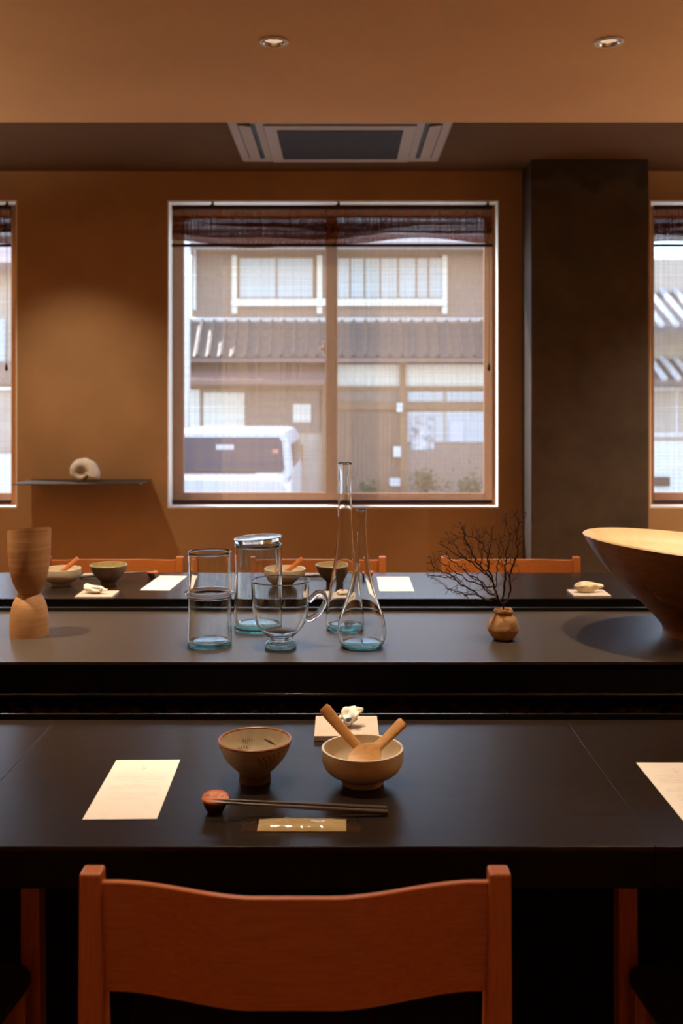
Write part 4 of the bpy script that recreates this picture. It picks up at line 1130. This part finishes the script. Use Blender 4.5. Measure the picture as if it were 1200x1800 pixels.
# one tile: a shallow pan with a raised roll along its right side
bm = bmesh.new(); tw_, tl_ = 0.186, TL / 4 + 0.03
sec = [(-0.093, 0.010), (-0.05, 0.0), (0.0, 0.0), (0.035, 0.012), (0.050, 0.042), (0.070, 0.055), (0.088, 0.042), (0.097, 0.012)]
fr = [bm.verts.new((x, 0, z)) for x, z in sec]; fr2 = [bm.verts.new((x, 0, z + 0.016)) for x, z in sec]
bk = [bm.verts.new((x, tl_, z)) for x, z in sec]; bk2 = [bm.verts.new((x, tl_, z + 0.016)) for x, z in sec]
n8 = len(sec)
for i in range(n8 - 1):
    bm.faces.new((fr2[i], fr2[i + 1], bk2[i + 1], bk2[i])); bm.faces.new((fr[i], bk[i], bk[i + 1], fr[i + 1])); bm.faces.new((fr[i], fr[i + 1], fr2[i + 1], fr2[i]))
bm.faces.new((fr[0], fr2[0], bk2[0], bk[0])); bm.faces.new((fr[-1], bk[-1], bk2[-1], fr2[-1]))
tile0 = finish('roof_tile', bm, 'roof_tile_grey', roof, smooth=True, auto=50)
ft = True
ncol = int((hx(XB) - hx(318)) / 0.186)
for rI in range(4):
    for cI in range(min(ncol, 34)):
        o = tile0 if ft else tile0.copy()
        if not ft: COL.objects.link(o); o.parent = roof
        ft = False
        s = rI * TL / 4
        y = -db + s * math.cos(ang); z = zb + s * math.sin(ang)
        o.location = (hx(318) + 0.1 + cI * 0.186, y - 0.01, z + 0.012 + 0.004); o.rotation_euler = (ang - 0.03, 0, 0)
hp('eave_board', 'house_beam', 318, XB, 628, 636, 0.0, 0.50)
# metal canopy at left, below the tiles
bm = bmesh.new(); slopebox(bm, hx(310), hx(572), 0.0, hz(634) - GZ, 0.9, CAMZ - (668 - 714) / F * (HY - 0.9) - GZ, 0.07); finish('canopy', bm, 'canopy_metal', H)
# ground floor: plaster band, beams, posts, door of slats, window with notices
hp('plaster_panel', 'house_plaster', 592, 702, 641, 679, 0.0, 0.04); hp('plaster_panel', 'house_plaster', 712, 900, 641, 679, 0.0, 0.04)
hp('post', 'house_beam', 702, 712, 636, 900, 0.0, 0.12); hp('post', 'house_beam', 566, 578, 668, 900, 0.0, 0.12); hp('post', 'house_beam', 895, 905, 636, 900, 0.0, 0.12)
hp('lintel', 'house_beam', 578, 905, 679, 686, 0.0, 0.10); hp('transom_panel', 'house_siding', 590, 702, 686, 708, 0.0, 0.04)
hp('lintel', 'house_beam', 578, 905, 708, 720, 0.0, 0.11)
dr = hp('door', 'house_siding', 590, 700, 720, 890, 0.0, 0.04)
for k in range(15):
    x = 592 + k * 7.6; hp('slat', 'house_beam', x, x + 3.2, 722, 888, 0.041, 0.065, dr)
sw = hp('shop_window', 'house_render', 714, 893, 722, 778, 0.0, 0.03)
hp('pane', 'curtain', 716, 778, 724, 776, 0.031, 0.04, sw); hp('pane', 'curtain', 784, 891, 724, 776, 0.031, 0.04, sw)
hp('transom_pane', 'curtain', 716, 778, 688, 706, 0.0, 0.035); hp('transom_pane', 'curtain', 784, 891, 688, 706, 0.0, 0.035)
hp('dado', 'house_siding', 712, 905, 780, 900, 0.0, 0.06)
hp('pale_pillar', 'house_plaster', 332, 352, 684, 900, 0.0, 0.10)
hp('wall_panel', 'house_plaster', 358, 430, 690, 752, 0.0, 0.05); hp('wall_panel', 'house_siding', 434, 562, 686, 760, 0.0, 0.05)
hp('wall_panel', 'house_beam', 352, 432, 756, 900, 0.0, 0.06); hp('beam', 'house_beam', 320, 572, 676, 685, 0.0, 0.10)
hp('lamp_post', 'house_beam', 522, 533, 780, 900, 0.15, 0.28)
hp('notice_sheet', 'house_plaster', 515, 546, 710, 742, 0.051, 0.06)
o = hp('poster', 'poster_print', 722, 762, 733, 790, 0.062, 0.07); o = hp('poster', 'poster_blue', 789, 814, 740, 776, 0.062, 0.07)
hp('meter_box', 'box_white', 696, 706, 708, 724, 0.12, 0.22); hp('meter_box', 'box_white', 690, 703, 784, 802, 0.12, 0.22)
hp('planter_box', 'box_white', 683, 700, 838, 850, 0.2, 0.5)
# parked bicycle-like tangle and shrubs are small against the house foot
for i, (px, py, sc) in enumerate(((748, 850, 0.26), (825, 860, 0.28), (650, 868, 0.20))):
    c = px_at(px, py, HY - 0.7)
    bm = bmesh.new(); rr = random.Random(i)
    for k in range(160):
        p = Vector((rr.gauss(0, 0.42), rr.gauss(0, 0.30), rr.gauss(0, 0.42))) * sc; d = Vector((rr.uniform(-1, 1), rr.uniform(-1, 1), rr.uniform(-.3, 1))).normalized() * 0.09; e = d.orthogonal().normalized() * 0.025
        vs = [bm.verts.new(p + q) for q in (-d * 0.2, e + d * 0.4, d, d * 0.4 - e)]; bm.faces.new(vs)
    sh = tag(empty('shrub', (c.x, c.y, GZ)), ('low shrub under the house notices', 'low shrub by the right window stile outside', 'low shrub before the slatted door')[i], 'shrub', 'shrubs by the townhouse')
    finish('foliage', bm, 'leaf_green', sh, loc=(0, 0, c.z - GZ))
    bm = bmesh.new(); tube(bm, [(0, 0, 0), (0.02, 0, (c.z - GZ) * 0.6), (0, 0, c.z - GZ)], 0.02, 6); finish('stem', bm, 'twig_bark', sh)

# neighbour on the right: grey tiled roof and white-framed window
NB = tag(empty('house', (0, 15.0, GZ)), 'house with bright tiled roof seen in the right window', 'building')
K2 = 15.0 / F
def nb(name, mat, x0, x1, y0, y1, d0, d1, parent=None): return box(name, mat, parent or NB, (x0 - 600) * K2, (x1 - 600) * K2, -d1, -d0, CAMZ - (y1 - 714) * K2 - GZ, CAMZ - (y0 - 714) * K2 - GZ)
nb('wall', 'house_render', 1115, 1800, 455, 1100, -0.8, 0.0)
def tiled(par, x0, x1, ytop, ybot, d, mat, step, rr_):
    za = CAMZ - (ytop - 714) * K2 - GZ; zb_ = CAMZ - (ybot - 714) / F * (15 - d) - GZ
    bm = bmesh.new(); slopebox(bm, (x0 - 600) * K2, (x1 - 600) * K2, -0.6, za + 0.35, d, zb_, 0.08); rf = finish('roof', bm, 'roof_tile_grey', par)
    n_ = int((x1 - x0) * K2 / step)
    for k in range(n_):
        x = (x0 - 600) * K2 + step * (k + 0.5)
        bm = bmesh.new(); tube(bm, [(x, 0.6, za + 0.35 + 0.02), (x, -d - 0.02, zb_ + 0.02)], rr_, 8); finish('roof_tile_roll', bm, 'tile_end', rf, smooth=True)
tiled(NB, 1105, 1500, 520, 574, 1.2, 'roof', 0.20, 0.05)
tiled(NB, 1105, 1500, 640, 668, 0.7, 'roof', 0.20, 0.05)
w = nb('window', 'box_white', 1128, 1260, 680, 768, 0.0, 0.06)
for a in (1132, 1189): nb('pane', 'house_render', a, a + 52, 688, 760, 0.061, 0.07, w)
nb('wall_skirting', 'house_plaster', 1115, 1800, 776, 900, 0.0, 0.03)
nb('vent', 'house_dark', 1146, 1174, 838, 854, 0.03, 0.08)
# neighbour on the left
NL = tag(empty('house', (0, 17.0, GZ)), 'pale rendered house glimpsed in the left window', 'building')
K3 = 17.0 / F
def nl(name, mat, x0, x1, y0, y1, d0, d1): return box(name, mat, NL, (x0 - 600) * K3, (x1 - 600) * K3, -d1, -d0, CAMZ - (y1 - 714) * K3 - GZ, CAMZ - (y0 - 714) * K3 - GZ)
nl('wall', 'house_render', -700, 120, 470, 1100, -3.0, 0.0)
bm = bmesh.new(); slopebox(bm, (-720 - 600) * K3, (130 - 600) * K3, -1.5, CAMZ - (430 - 714) * K3 - GZ + 0.4, 0.6, CAMZ - (470 - 714) * K3 - GZ, 0.1); finish('roof', bm, 'roof_clay', NL)
nl('band', 'house_siding', -700, 120, 636, 676, 0.0, 0.10); nl('sill_band', 'house_plaster', -700, 120, 681, 686, 0.0, 0.14); nl('window', 'curtain', -20, 10, 560, 636, 0.0, 0.05)
nl('lower_fence', 'house_plaster', -700, 120, 796, 900, 0.3, 0.4)
# utility pole left of the townhouse
bm = bmesh.new(); c = px_at(322, 500, 14.4)
tube(bm, [(c.x, 14.4, GZ), (c.x, 14.4, 7.5)], 0.10, 12); tag(finish('utility_pole', bm, 'house_plaster', None, smooth=True), 'pale utility pole at left edge of middle window', 'pole')

# parked car, nose to the left hidden, windscreen towards the viewer
CY = 10.5; KC = CY / F
def cx_(px): return (px - 600) * KC
def cz_(py): return CAMZ - (py - 714) * KC - GZ
CW = 0.74; cxm = cx_(515) - CW
car = tag(empty('white_van', (cxm, CY, GZ)), 'white boxy van parked in front of the townhouse', 'car')
bm = bmesh.new()
# body loft along its length (y), each section a rounded box outline: half width, bottom, shoulder, roof
def section(y, hw, z0, zs, zr, tw):
    pts = [(-hw * 0.93, z0), (hw * 0.93, z0), (hw, z0 + 0.12), (hw, zs - 0.05), (hw * 0.985, zs), (tw, zr - 0.09), (tw * 0.93, zr - 0.02), (tw * 0.8, zr), (-tw * 0.8, zr), (-tw * 0.93, zr - 0.02), (-tw, zr - 0.09), (-hw * 0.985, zs), (-hw, zs - 0.05), (-hw, z0 + 0.12)]
    return [bm.verts.new((x, y, z)) for x, z in pts]
zr, zs = cz_(757), cz_(842)
S = [section(-0.55, CW * 0.95, 0.26, 0.86, 0.90, CW * 0.86), section(-0.42, CW, 0.22, zs - 0.02, zs + 0.02, CW * 0.93), section(-0.06, CW, 0.22, zs + 0.03, zs + 0.06, CW * 0.95), section(0.16, CW, 0.22, zs + 0.03, zr - 0.03, CW * 0.92), section(0.34, CW, 0.22, zs + 0.03, zr, CW * 0.93), section(2.4, CW, 0.22, zs + 0.03, zr, CW * 0.93), section(2.75, CW * 0.98, 0.26, zs + 0.02, zr - 0.04, CW * 0.90), section(2.82, CW * 0.9, 0.30, zs, zr - 0.14, CW * 0.8)]
for A, Bq in zip(S, S[1:]):
    for k in range(14):
        j = (k + 1) % 14; bm.faces.new((A[k], A[j], Bq[j], Bq[k]))
bm.faces.new(S[0][::-1]); bm.faces.new(S[-1])
finish('body', bm, 'car_paint', car, smooth=True, auto=35)
bm = bmesh.new()  # windscreen, a slab lying in the raked front between hood and roof
def ws(u, z): return -0.062 + 0.222 * (z - (zs + 0.06)) / (zr - 0.03 - zs - 0.06) - 0.008
z0_, z1_ = zs + 0.075, zr - 0.075
poly_ = [(-CW * 0.88, z0_ + 0.03), (-CW * 0.85, z0_), (CW * 0.85, z0_), (CW * 0.88, z0_ + 0.03), (CW * 0.83, z1_ - 0.04), (CW * 0.79, z1_), (-CW * 0.79, z1_), (-CW * 0.83, z1_ - 0.04)]
fa = [bm.verts.new((x, ws(0, z), z)) for x, z in poly_]; fb = [bm.verts.new((x, ws(0, z) + 0.02, z)) for x, z in poly_]
bm.faces.new(fa); bm.faces.new(fb[::-1])
for k in range(8): j = (k + 1) % 8; bm.faces.new((fa[k], fb[k], fb[j], fa[j]))
wsn = finish('windscreen', bm, 'car_glass', car)
zz = cz_(795); box('sticker', 'sticker_red', wsn, cx_(478) - cxm, cx_(488) - cxm, ws(0, zz) - 0.006, ws(0, zz) - 0.001, zz - 0.03, zz + 0.03)
zz = cz_(787); box('mirror', 'car_paint', wsn, cx_(378) - cxm, cx_(410) - cxm, ws(0, zz) - 0.012, ws(0, zz) - 0.001, zz - 0.03, zz + 0.03)
box('wiper', 'car_rubber', car, -0.5, 0.35, -0.10, -0.08, zs + 0.07, zs + 0.09)
box('bumper', 'car_paint', car, -CW * 0.97, CW * 0.97, -0.64, -0.50, 0.26, 0.55, bev=0.04)
for s in (-1, 1):
    box('headlight', 'curtain', car, min(s * 0.45, s * 0.68), max(s * 0.45, s * 0.68), -0.585, -0.54, 0.62, 0.78, bev=0.02)
    box('side_window', 'car_glass', car, min(s * CW * 0.96, s * (CW * 0.96 + 0.012)), max(s * CW * 0.96, s * (CW * 0.96 + 0.012)), 0.45, 2.2, zs + 0.08, zr - 0.15)
    for y in (0.05, 2.15):
        bm = bmesh.new(); tube(bm, [(s * (CW - 0.17), y, 0.27), (s * (CW - 0.005), y, 0.27)], 0.27, 24); finish('wheel', bm, 'car_rubber', car, smooth=True, auto=40)
